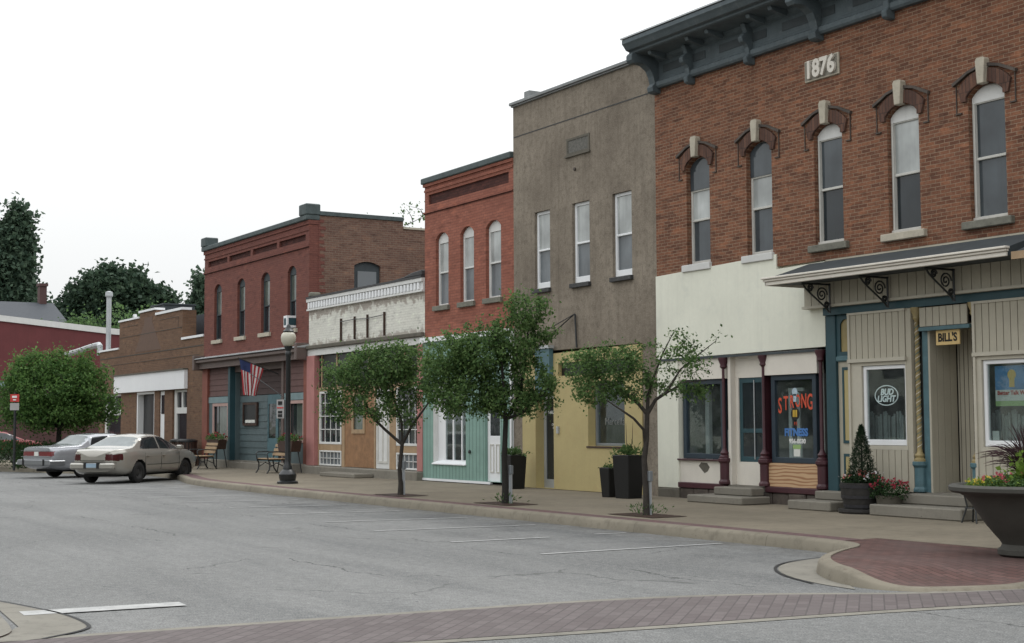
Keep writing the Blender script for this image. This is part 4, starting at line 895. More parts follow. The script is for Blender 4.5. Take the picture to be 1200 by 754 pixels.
MB().box(-41.497, -34.623, .06, .2, 2.66, 2.78).box(-41.497, -41.40, .06, .2, .39, 2.66).box(-39.75, -39.55, .06, .2, .39, 2.66).box(-36.55, -36.15, .06, .2, .39, 2.66).box(-37.52, -37.44, .05, .2, .39, 2.66).build('storefront_frame', M['tan_wood'], B)
tmb = MB()
for k in range(6): tmb.box(-41.3 + k * 1.12, -41.24 + k * 1.12, .07, .10, 2.78, 3.78)
tmb.build('transom_bar', M['tan_wood'], B)
for (a, b) in ((-41.39, -39.78), (-36.12, -34.63)):
    bars = [(a + (b - a) * k / 4 - .012, a + (b - a) * k / 4 + .012, 1.12, 2.62) for k in (1, 2, 3)] + [(a + .06, b - .06, z - .012, z + .012) for z in (1.5, 1.9, 2.3)]
    shopwin(B, a, b, 1.05, 2.655, M['white_trim'], y=.05, fw=.07, bars=bars, gl='pane_dark')
    bars = [(a + (b - a) * k / 6 - .01, a + (b - a) * k / 6 + .01, .43, .82) for k in (1, 2, 3, 4, 5)] + [(a + .06, b - .06, .62, .64)]
    shopwin(B, a, b, .40, .86, M['white_trim'], y=.05, fw=.05, bars=bars, gl='pane_grey', name='cellar_window')
    MB().box(a, b, .06, .2, .863, 1.047).build('brick_apron', M['tan_wood'], B)
dr = MB().prism(rect(-39.545, -37.525, .40, 2.655), .08, .14, 'y', [rect(-38.95, -38.25, 1.48, 2.5)]).build('door', M['orange_wood'], B); MB().prism(rect(-39.05, -38.15, 1.38, 2.58), .05, .08, 'y', [rect(-38.93, -38.27, 1.5, 2.48)]).build('door_trim', M['tan_wood'], dr); MB().box(-38.95, -38.25, .10, .11, 1.48, 2.5).build('pane', M['pane_olive'], dr)
dr = MB().box(-37.435, -36.553, .08, .14, .40, 2.655).build('door', M['white_trim'], B); MB().prism(rect(-37.34, -36.65, .55, 2.5), .06, .08, 'y', [rect(-37.28, -36.71, .61, 2.44)]).box(-37.01, -36.97, .06, .08, .61, 2.44).build('door_moulding', M['old_white'], dr)
MB().box(-42.10, -34.305, -.25, .3, .04, .387).build('base_ledge', M['step'], B, bevel=.02)
steps('shop_steps', [(-39.3, -36.9, -.85, -.26, .152, .27)], 'single low concrete step in front of the orange plywood door')

# ================================================================== building 5: far dark red brick, two-storey
B = empty('brick_building', (-47, 0, .15), 'two-storey dark red painted brick building with petrol blue siding entrance', 'building')
w5 = [(-50.82, -50.06), (-48.46, -47.70), (-46.18, -45.40), (-43.86, -43.14)]
rec = [(-51.5, -49.5), (-49.3, -47.2), (-47.0, -44.8), (-44.6, -42.4)]
MB().prism(rect(-51.90, -42.103, 4.02, 7.95), .0, .3, 'y', [arch(a, b, 4.72, 6.56, .20) for a, b in w5] + [rect(a, b, 7.46, 7.66) for a, b in rec]).build('wall', M['brick_far'], B)
m_ = MB()
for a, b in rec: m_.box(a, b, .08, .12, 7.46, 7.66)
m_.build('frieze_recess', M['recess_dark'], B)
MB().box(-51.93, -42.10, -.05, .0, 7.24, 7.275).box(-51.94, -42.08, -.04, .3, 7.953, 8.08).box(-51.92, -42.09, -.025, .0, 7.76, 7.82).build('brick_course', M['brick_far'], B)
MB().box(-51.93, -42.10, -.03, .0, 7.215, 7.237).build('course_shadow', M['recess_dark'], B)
MB().box(-51.98, -42.06, -.12, .34, 8.083, 8.24).build('coping', M['coping_green'], B, bevel=.02)
MB().box(-51.98, -51.45, -.14, .36, 8.243, 8.58).box(-42.65, -42.05, -.14, .36, 8.243, 8.60).build('corner_block', M['coping_green'], B, bevel=.03)
# side wall above the white building
MB().prism([(.303, .1), (16, .1), (16, 7.2), (9, 7.2), (9, 7.75), (6, 7.75), (6, 8.0), (3.3, 8.0), (3.3, 8.25), (.303, 8.25)], -42.40, -42.103, 'x', [[(p[0], p[1]) for p in arch(1.55, 2.48, 5.62, 6.72, .14)]]).build('side_wall', M['brick_side'], B)
MB().box(-42.45, -42.06, .345, 3.3, 8.253, 8.38).build('side_coping', M['coping_green'], B); MB().box(-42.45, -42.06, 3.303, 6, 8.003, 8.07).build('side_coping', M['limestone'], B)
sw_ = MB().prism(arch(1.55, 2.48, 5.62, 6.72, .14), -42.22, -42.19, 'x').build('window', M['dark_slate'], B); MB().box(-42.188, -42.17, 1.70, 2.36, 5.65, 6.55).build('board', M['grey_board'], sw_)
m_ = MB(); random.seed(8)
for k in range(22):
    z = 5.7 + k * .11; m_.box(-42.105, -42.10 + .005, .303, .34 + (k % 2) * .14 + random.random() * .08, z, z + .105)
m_.build('quoin_patch', M['brick_far'], B)
MB().box(-51.90, -51.6, .303, 16, .1, 7.6).box(-51.597, -42.403, 15.7, 16, .1, 7.6).build('back_wall', M['brick_side'], B); MB().box(-51.6, -42.4, .303, 15.7, 7.3, 7.45).build('roof', M['roof_tar'], B)
for i, (a, b) in enumerate(w5): 
    f = sash(B, a, b, 4.72, 6.56, M['dark_slate'], .20, .09, .06, split=.5, up='pane_olive', lo='pane_dark', sill='limestone', sill_z=.13, sill_ov=.12, top_rail=.03)
# canopy cornice
cn = MB().prism([(.0, 4.05), (-.30, 4.05), (-.36, 4.0), (-.36, 3.93), (-.22, 3.88), (-.22, 3.74), (-.26, 3.70), (.0, 3.70)], -51.95, -42.12, 'x').build('cornice', M['brown_trim'], B)
MB().prism([(.0, 4.16), (-.40, 4.08), (-.40, 4.053), (.0, 4.053)], -51.98, -42.10, 'x').build('flashing', M['white_metal'], cn)
MB().box(-51.99, -51.80, -.42, .0, 3.66, 4.2).box(-42.30, -42.11, -.42, .0, 3.66, 4.2).build('cornice_end', M['brown_trim'], cn, bevel=.02)
MB().box(-51.90, -51.35, -.05, .3, .15, 3.70).box(-42.40, -42.103, -.05, .3, .15, 3.70).build('pilaster', M['red_wood'], B)
MB().box(-51.90, -42.11, .12, .3, 3.5, 4.017).build('lintel', M['brown_trim'], B)
def lap(b, x0, x1, z0, z1, y, step, mat, name='lap_siding'):
    m_ = MB(); n_ = round((z1 - z0) / step); s_ = (z1 - z0) / n_
    for k in range(n_):
        z = z0 + k * s_; m_.prism([(y - .028, z), (y - .008, z + s_), (y + .05, z + s_), (y + .05, z)], x0, x1, 'x')
    return m_.build(name, M[mat], b)
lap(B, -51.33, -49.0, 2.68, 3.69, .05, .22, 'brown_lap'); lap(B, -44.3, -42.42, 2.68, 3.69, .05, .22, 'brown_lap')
lap(B, -48.95, -44.3, 2.68, 3.69, .32, .22, 'brown_shaded'); lap(B, -48.9, -46.3, .42, 2.66, .32, .23, 'teal_lap')
MB().box(-49.15, -48.95, -.06, .14, .42, 3.70).build('post', M['teal_dark'], B); MB().box(-44.30, -44.12, -.02, .14, .42, 3.70).build('post', M['brown_trim'], B)
for (a, b, wa, wb) in ((-51.33, -49.16, -50.75, -49.3), (-44.10, -42.42, -43.6, -42.5)):
    MB().box(a, b, .0, .12, 2.44, 2.66).build('siding_trim', M['teal_pale'], B)
    MB().prism(rect(a, b, .42, 2.437), .02, .12, 'y', [rect(wa, wb, 1.17, 2.35)]).build('siding_panel', M['teal_lap'], B)
    f = MB().prism(rect(wa - .1, wb + .06, 1.08, 2.42), -.02, .0195, 'y', [rect(wa + .03, wb - .03, 1.2, 2.32)]).build('shop_window', M['pale_pink'], B)
    MB().box(wa, wb, .06, .07, 1.17, 2.35).build('pane', M['pane_olive'], f); MB().box(wa + .02, wa + .42, .045, .055, 1.17, 2.35).build('pane', M['pane_dark'], f)
MB().box(-48.95, -48.9, .14, .4, .42, 3.69).box(-44.2, -44.15, .14, .4, .42, 3.69).build('entry_side', M['teal_lap'], B)
MB().box(-48.95, -44.15, .1, 1.3, .30, .418).build('threshold', M['step'], B); MB().box(-48.95, -44.15, .0, 1.3, 3.703, 3.75).build('entry_ceiling', M['brown_trim'], B)
dr = MB().prism(rect(-46.28, -44.6, .42, 2.66), .30, .36, 'y', [rect(-46.2, -45.55, 1.2, 2.35), rect(-45.35, -44.88, .5, 2.5)]).build('door', M['teal_blue'], B)
MB().box(-46.2, -45.55, .32, .33, 1.2, 2.35).box(-45.35, -44.88, .32, .33, .5, 2.5).build('pane', M['pane_dark'], dr)
MB().box(-44.597, -44.2, .30, .36, .42, 2.66).build('entry_panel', M['teal_lap'], B)
MB().box(-51.90, -48.95, -.12, .3, .04, .417).box(-44.15, -42.11, -.12, .3, .04, .417).box(-48.947, -44.153, -.10, .1, .04, .37).build('base_ledge', M['step'], B, bevel=.02)
nb = empty('notice_board', (-47.7, .3, 2.05), 'small dark framed notice board on the petrol blue siding', 'notice board')
MB().prism(rect(-48.45, -47.1, 1.62, 2.42), .22, .29, 'y', [rect(-48.37, -47.18, 1.7, 2.34)]).build('frame', M['dark_wood'], nb); MB().box(-48.37, -47.18, .25, .28, 1.7, 2.34).build('board', M['dark_void'], nb); MB().box(-48.2, -47.3, .23, .25, 1.72, 1.82).build('name_strip', M['paper'], nb)
ac = empty('air_conditioner', (-43.0, -.05, 4.74), 'white window air conditioner in the rightmost upper window of the dark red building', 'air conditioner')
MB().box(-43.46, -42.98 - .2, -.30, .14, 4.745, 5.12).build('case', M['white_wood'], ac, bevel=.01); MB().box(-43.40, -43.24, -.31, -.301, 4.82, 5.04).box(-43.179, -43.17, -.24, .05, 4.82, 5.05).build('grille', M['teal_dark'], ac)
# flag
fl = empty('flag_pole', (-44.55, -.02, 3.3), 'American flag hanging from an angled pole on the dark red building', 'flag')
p0, p1 = Vector((-44.55, -.02, 3.30)), Vector((-44.75, -1.35, 3.82))      # socket on the cornice, tip over the pavement
MB().tube([p0, p1], .018, 6).build('pole', M['black_iron'], fl)
def flagmesh():
    m_ = MB(); d = (p0 - p1); nu, nv = 26, 26
    for i in range(nu):
        for j in range(nv):
            q = []
            for a, b in ((i, j), (i + 1, j), (i + 1, j + 1), (i, j + 1)):
                s_, t_ = a / nu, b / nv
                base = p1 + d * (.04 + .60 * (s_ * (1 - .5 * t_) + .20 * t_))
                base = base + Vector((0, 0, -1.12 + .12 * s_)) * t_ + Vector((.06, 0, 0)) * math.sin(s_ * 17) * t_ + Vector((0, .02, 0)) * math.sin(s_ * 9 + t_ * 5) * t_
                q.append(tuple(base))
            st = int(i * 13 / nu) % 2
            m_.cur = 2 if (i < nu * .46 and j < nv * .30) else st
            m_.add(q, [(0, 1, 2, 3)])
    return m_.build('cloth', [M['flag_red'], M['flag_white'], M['flag_blue']], fl, smooth=80)
flagmesh()

# ================================================================== building 6: tan brick with stepped parapet
B = empty('tan_brick_building', (-59, 0, .15), 'low tan brown brick building with stepped parapet and long blank white sign board', 'building')
out = [(-66.0, .15), (-51.905, .15), (-51.905, 4.93), (-54.40, 4.93), (-54.40, 6.10), (-57.75, 6.10), (-57.75, 6.33), (-59.95, 6.33), (-59.95, 6.12), (-62.92, 6.12), (-62.92, 4.95), (-66.0, 4.95)]
hl = [rect(-65.3, -62.55, .85, 3.02), rect(-60.29, -57.84, .30, 3.02), rect(-57.16, -56.51, .30, 3.02), rect(-55.52, -53.78, .78, 3.02)]
MB().prism(out, 0, .3, 'y', hl).build('wall', M['brick_tan'], B)
MB().box(-54.42, -51.91, -.05, .34, 4.933, 5.02).box(-57.72, -54.38, -.05, .36, 6.103, 6.20).box(-59.98, -57.72, -.06, .36, 6.333, 6.42).box(-62.95, -59.98, -.05, .36, 6.123, 6.20).box(-66.03, -62.95, -.05, .34, 4.953, 5.03).build('coping', M['white_wood'], B)
MB().box(-62.92, -54.40, .303, .55, 4.9, 6.1).build('parapet_back', M['brick_tan'], B); MB().box(-66, -65.7, .303, 14, .1, 4.9).box(-52.3, -51.98, .303, 14, .1, 4.9).box(-65.7, -52.3, 13.7, 14, .1, 4.9).build('side_wall', M['brick_tan'], B); MB().box(-65.7, -52.3, .56, 13.7, 4.5, 4.62).build('roof', M['roof_tar'], B)
m_ = MB(); 
m_.box(-66, -51.95, -.012, .0, 4.60, 4.635); m_.box(-62.9, -54.45, -.012, .0, 5.42, 5.445); m_.box(-65.5, -52.4, -.012, .0, 4.28, 4.30)
m_.box(-57.2, -54.9, -.012, .0, 5.86, 5.88); m_.box(-54.92, -54.9, -.012, .0, 5.45, 5.86); m_.box(-62.4, -60.2, -.012, .0, 5.86, 5.88)
m_.build('brick_course', M['groove'], B)
MB().prism([(-60.6, 4.7), (-57.0, 4.7), (-58.2, 5.85), (-58.2, 6.1), (-59.3, 6.1), (-59.3, 5.85)], -.008, .0, 'y').build('parapet_stain', plain('darker_brick_triangle', (.11, .064, .043), var=.1, scale=6), B)
sg = MB().box(-63.2, -53.72, -.14, -.003, 3.04, 3.77).build('sign_board', M['white_wood'], B); MB().box(-63.25, -53.68, -.20, -.003, 3.773, 3.82).build('sign_cap', M['footing'], sg)
for (a, b, zs) in ((-65.3, -62.55, .85), (-55.52, -53.78, .78)):
    xm = (a + b) / 2
    f = MB().prism(rect(a, b, zs, 3.02), .08, .2, 'y', [rect(a + .28, b - .08, zs + .12, 2.1), rect(a + .28, xm - .0, 2.33, 2.93), rect(xm + .14, b - .08, 2.33, 2.93)]).build('shop_window', M['white_trim'], B)
    MB().box(a + .28, b - .08, .14, .15, zs + .12, 2.1).box(a + .28, xm, .14, .15, 2.33, 2.93).box(xm + .14, b - .08, .14, .15, 2.33, 2.93).build('pane', M['pane_dark'], f)
    MB().box(a - .05, b + .05, -.06, .08, zs - .1, zs - .003).build('sill', M['white_trim'], f)
MB().prism(rect(-60.29, -57.84, .15, 3.02), .02, .30, 'y', [rect(-60.15, -57.95, .153, 2.93)]).build('door_frame', M['white_wood'], B)
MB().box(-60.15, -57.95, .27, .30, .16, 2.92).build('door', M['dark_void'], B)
dr = MB().box(-57.16, -56.51, .05, .12, .15, 3.0).build('door', M['white_wood'], B); MB().box(-57.02, -56.65, .035, .05, 2.1, 2.85).build('pane', M['pane_dark'], dr)
MB().box(-66, -60.3, -.03, .0, .15, .3).build('foundation', M['footing'], B)
# hipped grey roof rising behind
MB().prism([(-60.5, 4.6), (-51.95, 4.6), (-51.95, 5.75), (-53.5, 6.05), (-59, 6.05)], 1.2, 6.5, 'y').build('rear_roof', M['roof_slate'], B)
# roof fittings
vp = empty('vent_pipe', (-65.9, .8, 5.0), 'tall galvanised vent pipe with cap standing on the left end of the tan roof', 'pipe')
MB().tube([(-65.9, .35, 4.6), (-65.9, .35, 7.55)], .11, 12).build('flue', M['white_metal'], vp); MB().lathe([(.16, 7.5), (.17, 7.55), (.16, 7.72), (.05, 7.76)], (-65.9, .35, 0), 14).build('cap', M['white_metal'], vp)
gp = MB(); gp.tube([(0, 0, -.45), (0, 0, 0), (-.15, 0, .05), (-1.5, .0, .02), (-4.2, .0, -.1), (-6, 0, -.15)], .13, 8)
loose(gp, 'duct_pipe', M['white_metal'], 'horizontal galvanised duct with elbow beside the tall vent pipe', 'duct', (-66.2, .05, 5.28))
gv = MB(); gv.tube([(0, 0, -.9), (0, 0, 0), (.06, 0, .12), (.18, 0, .14), (.24, 0, .06), (.25, 0, -.02)], .055, 8)
loose(MB().tube([(0, 0, 0), (0, 0, 1.75), (.1, 0, 1.95), (.25, 0, 1.95), (.3, 0, 1.8)], .07, 8), 'gooseneck_vent', M['white_wood'], 'slim white gooseneck vent rising behind the left part of the stepped parapet', 'vent', (-64.2, 1.0, 4.6))
loose(MB().box(-.9, .9, -.7, .7, 0, 2.35).box(-.95, .95, -.75, .75, 2.353, 2.42), 'roof_unit', M['dark_slate'], 'dark boxy rooftop unit behind the stepped parapet of the tan building', 'roof unit', (-63.6, 2.6, 4.62))

# ================================================================== building 7: dark red wall across the side street
B = empty('red_building', (-92, 4, 0), 'plain dark red windowless building with white roof edge at far left', 'building')
MB().prism([(-12, .1), (26, .1), (26, 6.15), (6.8, 7.17), (.1, 7.78), (-12, 8.8)], -98, -88, 'x').build('wall', M['red_wall'], B)
MB().prism([(-12.1, 8.805), (.1, 7.783), (6.8, 7.173), (26.1, 6.203), (26.1, 6.55), (6.8, 7.53), (.1, 8.13), (-12.1, 9.15)], -98.1, -87.9, 'x').build('coping', M['white_trim'], B)
MB().box(-87.99, -87.9, -12, 26, .1, 3.9).build('base_band', M['red_low'], B); MB().box(-87.99, -87.86, -12, 3.5, 3.9, 4.25).build('teal_band', M['teal_pale'], B)
for y in (2.0, 4.4): 
    f = MB().prism([(y, 2.0), (y + 1.3, 2.0), (y + 1.3, 4.6 if y < 0 else 3.6), (y, 4.6 if y < 0 else 3.6)], -87.9, -87.8, 'x').build('window', M['white_trim'], B); MB().box(-87.8, -87.78, y + .15, y + 1.15, 2.15, 3.45).build('pane', M['pane_dark'], f)
gh = empty('house', (-108, 1, 0), 'grey shingled house roof with brick chimney beyond the dark red wall', 'house')
MB().prism([(-6, .1), (7.7, .1), (7.7, 7.5), (-6, 7.5)], -115, -101, 'x').build('wall', M['red_low'], gh)
rf = MB().prism([(-115.5, 7.4), (-108, 10.3), (-100.5, 7.4), (-100.5, 7.7), (-108, 10.6), (-115.5, 7.7)], -6.5, 8.0, 'y').build('roof', M['roof_slate'], gh); MB().box(-108.4, -107.7, 6.95, 7.45, 9.5, 11.8).box(-108.5, -107.6, 6.88, 7.52, 11.8, 12.0).build('chimney', M['red_low'], rf)

# ================================================================== foliage
rng = np.random.default_rng(7)
def leaves(name, pts, size, mat, parent, aspect=.6, seed=1, droop=.3, normal_out=None):
    """pts (n,3): each a folded leaf of its own orientation"""
    r = np.random.default_rng(seed); n = len(pts)
    d = r.normal(size=(n, 3)); d[:, 2] -= droop; d /= np.linalg.norm(d, axis=1)[:, None]
    e = r.normal(size=(n, 3)); e[:, 2] *= .35; e -= d * (e * d).sum(1)[:, None]; e /= np.linalg.norm(e, axis=1)[:, None] + 1e-9
    s = size * r.uniform(.65, 1.3, n)[:, None]; w_ = s * aspect * .5; nn = np.cross(d, e) * s * .12
    p = np.asarray(pts)
    v = np.stack([p, p + d * s * .5 + e * w_ + nn, p + d * s, p + d * s * .5 - e * w_ + nn], 1).reshape(-1, 3)
    me = bpy.data.meshes.new(name); me.vertices.add(4 * n); me.vertices.foreach_set('co', v.astype('f4').ravel())
    me.loops.add(4 * n); me.loops.foreach_set('vertex_index', np.arange(4 * n, dtype='i4'))
    me.polygons.add(n); me.polygons.foreach_set('loop_start', np.arange(0, 4 * n, 4, dtype='i4')); me.polygons.foreach_set('loop_total', np.full(n, 4, dtype='i4'))
    me.materials.append(mat); me.update(calc_edges=True); me.validate()
    o = bpy.data.objects.new(name, me); COL.objects.link(o); o.parent = parent; return o
def leafthing(name, pts, size, mat, parent, *a):
    e = empty(name, (0, 0, 0)); leaves('foliage', pts, size, mat, e, *a); return e
def blob_pts(r, blobs, n):
    """blobs: (x,y,z,rx,ry,rz,weight)"""
    wts = np.array([b[6] * b[3] * b[4] * b[5] for b in blobs]); wts = wts / wts.sum(); out = []
    for b, k in zip(blobs, r.multinomial(n, wts)):
        d = r.normal(size=(k, 3)); d /= np.linalg.norm(d, axis=1)[:, None]; rad = r.uniform(.25, 1, k) ** .45
        out.append(np.array(b[:3]) + d * rad[:, None] * np.array(b[3:6]))
    return np.concatenate(out)
def make_tree(root, limbs, blobs, tips, per, leaf, lmat, bmat, seed=1, spread=.13, aspect=.6, twig=.007, droop=.3, along=True):
    """limbs: list of (points, radii) in local coords. crown made of twigs grown to tips, each with its own leaves"""
    r = np.random.default_rng(seed); mb = MB(); nodes = []; rads = []
    for pts, rr in limbs:
        mb.tube(pts, rr, 9)
        for k in range(len(pts) - 1):
            for t in np.linspace(0, 1, 6):
                q = np.array(pts[k]) * (1 - t) + np.array(pts[k + 1]) * t
                if len(limbs) == 1 or not (pts is limbs[0][0] and k < len(pts) - 2): nodes.append(q); rads.append(rr[k] * (1 - t) + rr[k + 1] * t)
    T = blob_pts(r, blobs, tips); c0 = np.array(limbs[0][0][-1]); T = T[np.argsort(np.linalg.norm(T - c0, axis=1))]
    tw = MB(); LP = []
    for t in T:
        A = np.array(nodes); dd = np.linalg.norm(A - t, axis=1) + .25 * np.maximum(0, A[:, 2] - t[2]) * 2
        i = int(dd.argmin()); a = A[i]; Ld = np.linalg.norm(t - a); r0 = max(twig, min(rads[i] * .62, twig + Ld * twig * 1.6))
        side = r.normal(size=3) * Ld * .10; up = np.array([0, 0, 1]) * Ld * .10
        P = [a, a * .66 + t * .34 + side + up, a * .33 + t * .67 + side * .6 + up * .9, t]
        tw.tube(P, [r0, r0 * .75, r0 * .5, twig * .4], 5)
        for k in (1, 2, 3): nodes.append(P[k]); rads.append(r0 * (1 - .25 * k) + .001)
        k = max(2, int(per * r.uniform(.5, 1.5)))
        if along:
            s_ = r.uniform(.25, 1.02, k); LP.append(np.outer(1 - s_, P[1]) + np.outer(s_, t) + r.normal(size=(k, 3)) * spread * r.uniform(.4, 1.1))
        else: LP.append(t + r.normal(size=(k, 3)) * spread)
    trunk = mb.build('trunk', bmat, root, world=False, smooth=80); tw.build('twigs', bmat, root, world=False, smooth=80)
    leaves('crown', np.concatenate(LP), leaf, lmat, root, aspect, seed, droop)
U = np.array([.5167, .8561, 0]); Dp = np.array([-.8561, .5167, 0])      # across and along the street view, used to lay out limbs
def uv(u, d, z): return tuple(U * u + Dp * d + np.array([0, 0, z]))
def ub(u, d, z, ru, rz, w_=1): p = uv(u, d, z); return (p[0], p[1], p[2], ru, ru, rz, w_)
def jit(pts, a, seed):
    r = random.Random(seed); return [pts[0]] + [(p[0] + r.uniform(-a, a), p[1] + r.uniform(-a, a), p[2]) for p in pts[1:]]
G_ST = 'young street trees along the kerb'
def tree_pt(px, py, s): return None
# left street tree (px 471): 1 px = .0181 m
s = .0181
def q(px, py, cx, s, d=0): return uv((px - cx) * s, d, 1.50 + (497 - py) * s)
t = empty('street_tree', (-27.6, -4.1, .15), 'young street tree with bushy crown in front of the white brick building', 'tree', G_ST)
fk = q(473, 521, 471, s)
make_tree(t, [([(0, 0, -.02), uv(.01, 0, .25), q(470, 550, 471, s), fk], [.068, .055, .046, .040]),
              ([fk, q(452, 503, 471, s, .1), q(437, 489, 471, s, .2), q(425, 465, 471, s, .3), q(410, 440, 471, s, .3)], [.035, .03, .026, .02, .01]),
              ([fk, q(484, 500, 471, s, -.1), q(499, 480, 471, s, -.2), q(512, 462, 471, s, -.2)], [.035, .028, .022, .01]),
              ([fk, q(472, 495, 471, s, .1), q(462, 465, 471, s, .1), q(460, 425, 471, s, 0)], [.033, .026, .02, .01])],
          [ub((398 - 471) * s, .2, 1.5 + (497 - 445) * s, .48, .42), ub((430 - 471) * s, .1, 1.5 + (497 - 432) * s, .62, .5, 1.1), ub((462 - 471) * s, -.1, 1.5 + (497 - 430) * s, .6, .55, 1.1), ub((490 - 471) * s, 0, 1.5 + (497 - 440) * s, .50, .6, .9),
           ub((400 - 471) * s, .2, 1.5 + (497 - 478) * s, .40, .28, .8), ub((445 - 471) * s, 0, 1.5 + (497 - 475) * s, .6, .35, .8), ub((480 - 471) * s, 0, 1.5 + (497 - 485) * s, .42, .25, .45)],
          430, 30, .070, M['leaf'], M['bark'], 11, .10)
# middle street tree (px 593): 1 px = .016 m
s = .0162; cx = 593
t = empty('street_tree', (-23.45, -4.0, .15), 'fullest young street tree, between the mint teal and ochre shopfronts', 'tree', G_ST)
fk = q(594, 492, cx, s)
make_tree(t, [([(0, 0, -.02), uv(.0, 0, .3), q(592, 540, cx, s), fk], [.075, .062, .054, .048]),
              ([fk, q(583, 478, cx, s), q(574, 460, cx, s, .2), q(556, 435, cx, s, .3), q(540, 410, cx, s, .3)], [.04, .034, .028, .02, .01]),
              ([fk, q(604, 478, cx, s), q(612, 455, cx, s, .1), q(618, 420, cx, s, 0), q(622, 370, cx, s, 0)], [.045, .038, .032, .022, .01]),
              ([fk, q(610, 486, cx, s, -.2), q(630, 472, cx, s, -.3), q(645, 455, cx, s, -.3)], [.03, .025, .018, .01]),
              ([fk, q(592, 465, cx, s, -.2), q(590, 430, cx, s, -.2), q(585, 395, cx, s, -.2)], [.04, .03, .022, .01])],
          [ub((530 - cx) * s, .1, 1.5 + (497 - 420) * s, .62, .52, 1.2), ub((515 - cx) * s, 0, 1.5 + (497 - 450) * s, .38, .42, .8), ub((565 - cx) * s, 0, 1.5 + (497 - 415) * s, .62, .60, 1.2), ub((550 - cx) * s, 0, 1.5 + (497 - 465) * s, .75, .38, 1.1),
           ub((605 - cx) * s, 0, 1.5 + (497 - 400) * s, .55, .60, 1.2), ub((622 - cx) * s, 0, 1.5 + (497 - 362) * s, .46, .34, 1.), ub((640 - cx) * s, 0, 1.5 + (497 - 385) * s, .34, .26, .8),
           ub((625 - cx) * s, 0, 1.5 + (497 - 448) * s, .50, .42, 1.1), ub((600 - cx) * s, 0, 1.5 + (497 - 468) * s, .60, .36, 1), ub((648 - cx) * s, 0, 1.5 + (497 - 470) * s, .26, .20, .7)],
          680, 30, .070, M['leaf'], M['bark_dark'], 22, .10)
# right street tree (px 760): 1 px = .0138 m
s = .0139; cx = 760
t = empty('street_tree', (-19.15, -3.9, .15), 'sparse wide street tree nearest the camera, before the cream shopfront', 'tree', G_ST)
fk = q(762, 487, cx, s)
make_tree(t, [([(0, 0, -.02), uv(.0, 0, .3), q(758, 540, cx, s), q(761, 515, cx, s), fk], [.066, .054, .046, .042, .038]),
              ([q(759, 520, cx, s), q(757, 505, cx, s, -.1), q(745, 492, cx, s, -.2), q(730, 482, cx, s, -.3), q(712, 470, cx, s, -.3)], [.026, .024, .02, .016, .008]),
              ([fk, q(752, 474, cx, s, .1), q(738, 463, cx, s, .2), q(722, 452, cx, s, .2), q(700, 440, cx, s, .2)], [.034, .03, .025, .018, .008]),
              ([fk, q(772, 470, cx, s), q(784, 462, cx, s, -.1), q(805, 450, cx, s, -.2), q(830, 448, cx, s, -.2)], [.034, .028, .022, .014, .006]),
              ([fk, q(764, 465, cx, s, .1), q(772, 440, cx, s, .1), q(782, 415, cx, s, .1), q(795, 390, cx, s, .1)], [.033, .027, .02, .014, .006]),
              ([q(784, 462, cx, s, -.1), q(800, 435, cx, s, -.2), q(825, 415, cx, s, -.2), q(842, 402, cx, s, -.2)], [.02, .014, .01, .005])],
          [ub((690 - cx) * s, .1, 1.5 + (497 - 432) * s, .42, .32, 1.3), ub((722 - cx) * s, 0, 1.5 + (497 - 425) * s, .48, .30, 1.3), ub((705 - cx) * s, -.1, 1.5 + (497 - 460) * s, .45, .22, 1.), ub((745 - cx) * s, 0, 1.5 + (497 - 452) * s, .42, .28, 1.),
           ub((755 - cx) * s, 0, 1.5 + (497 - 425) * s, .34, .24, .7), ub((795 - cx) * s, 0, 1.5 + (497 - 405) * s, .40, .26, .55), ub((832 - cx) * s, 0, 1.5 + (497 - 400) * s, .26, .16, .6), ub((815 - cx) * s, 0, 1.5 + (497 - 428) * s, .45, .22, .5),
           ub((800 - cx) * s, 0, 1.5 + (497 - 455) * s, .45, .14, 1.0), ub((830 - cx) * s, 0, 1.5 + (497 - 462) * s, .16, .12, .8)],
          360, 20, .058, M['leaf'], M['bark'], 33, .075, twig=.005)
# green stakes and tree grates
for i, (x, y, u, lb) in enumerate(((-27.6, -4.1, .12, 'left'), (-23.45, -4.0, .15, 'middle'), (-19.15, -3.9, .10, 'right'))):
    e = empty('tree_stake', (x + u * .52, y + u * .86 - .05, .15), {'left': 'short grey stake beside the trunk before the white brick building', 'middle': 'short grey stake beside the trunk of the fullest street tree', 'right': 'short grey capped stake beside the sparse street tree trunk'}[lb], 'stake', 'short metal stakes by the street trees')
    MB().box(-.03, .03, -.012, .012, 0, .62).box(-.03, -.018, -.03, .03, 0, .62).build('post', M['white_metal'], e, world=False); MB().box(-.04, .04, -.035, .035, .55, .72).build('cap', M['grey_board'], e, world=False, bevel=.01)
    g = MB().box(-.62, .62, -.34, .34, .002, .006); 
    for k in range(7): g.box(-.58 + k * .165, -.51 + k * .165, -.31, .31, .006, .009)
    loose(g, 'tree_grate', M['dark_wood'], {'left': 'rusty grate round the street tree before the white brick building', 'middle': 'rusty grate round the fullest street tree', 'right': 'rusty grate round the sparse street tree nearest the camera'}[lb], 'tree grate', (x, y, .155), 'rusty tree grates in the pavement')
# tufts of weeds at trunks
for i, (x, y) in enumerate(((-23.45, -4.0), (-19.15, -3.9))):
    r = np.random.default_rng(50 + i); p = np.array([x, y, .17]) + r.normal(size=(90, 3)) * np.array([.13, .13, .0]) + np.array([0, 0, 1]) * r.uniform(0, .14, 90)[:, None]
    o = leafthing('weed_tuft', p - np.array([x, y, .15]), .07, M['leaf_light'], None, .3, 50 + i, -1.5); o.location = (x, y, .15)
    tag(o, ('green weeds at the foot of the fullest street tree', 'green weeds at the foot of the sparse street tree')[i], 'weeds')
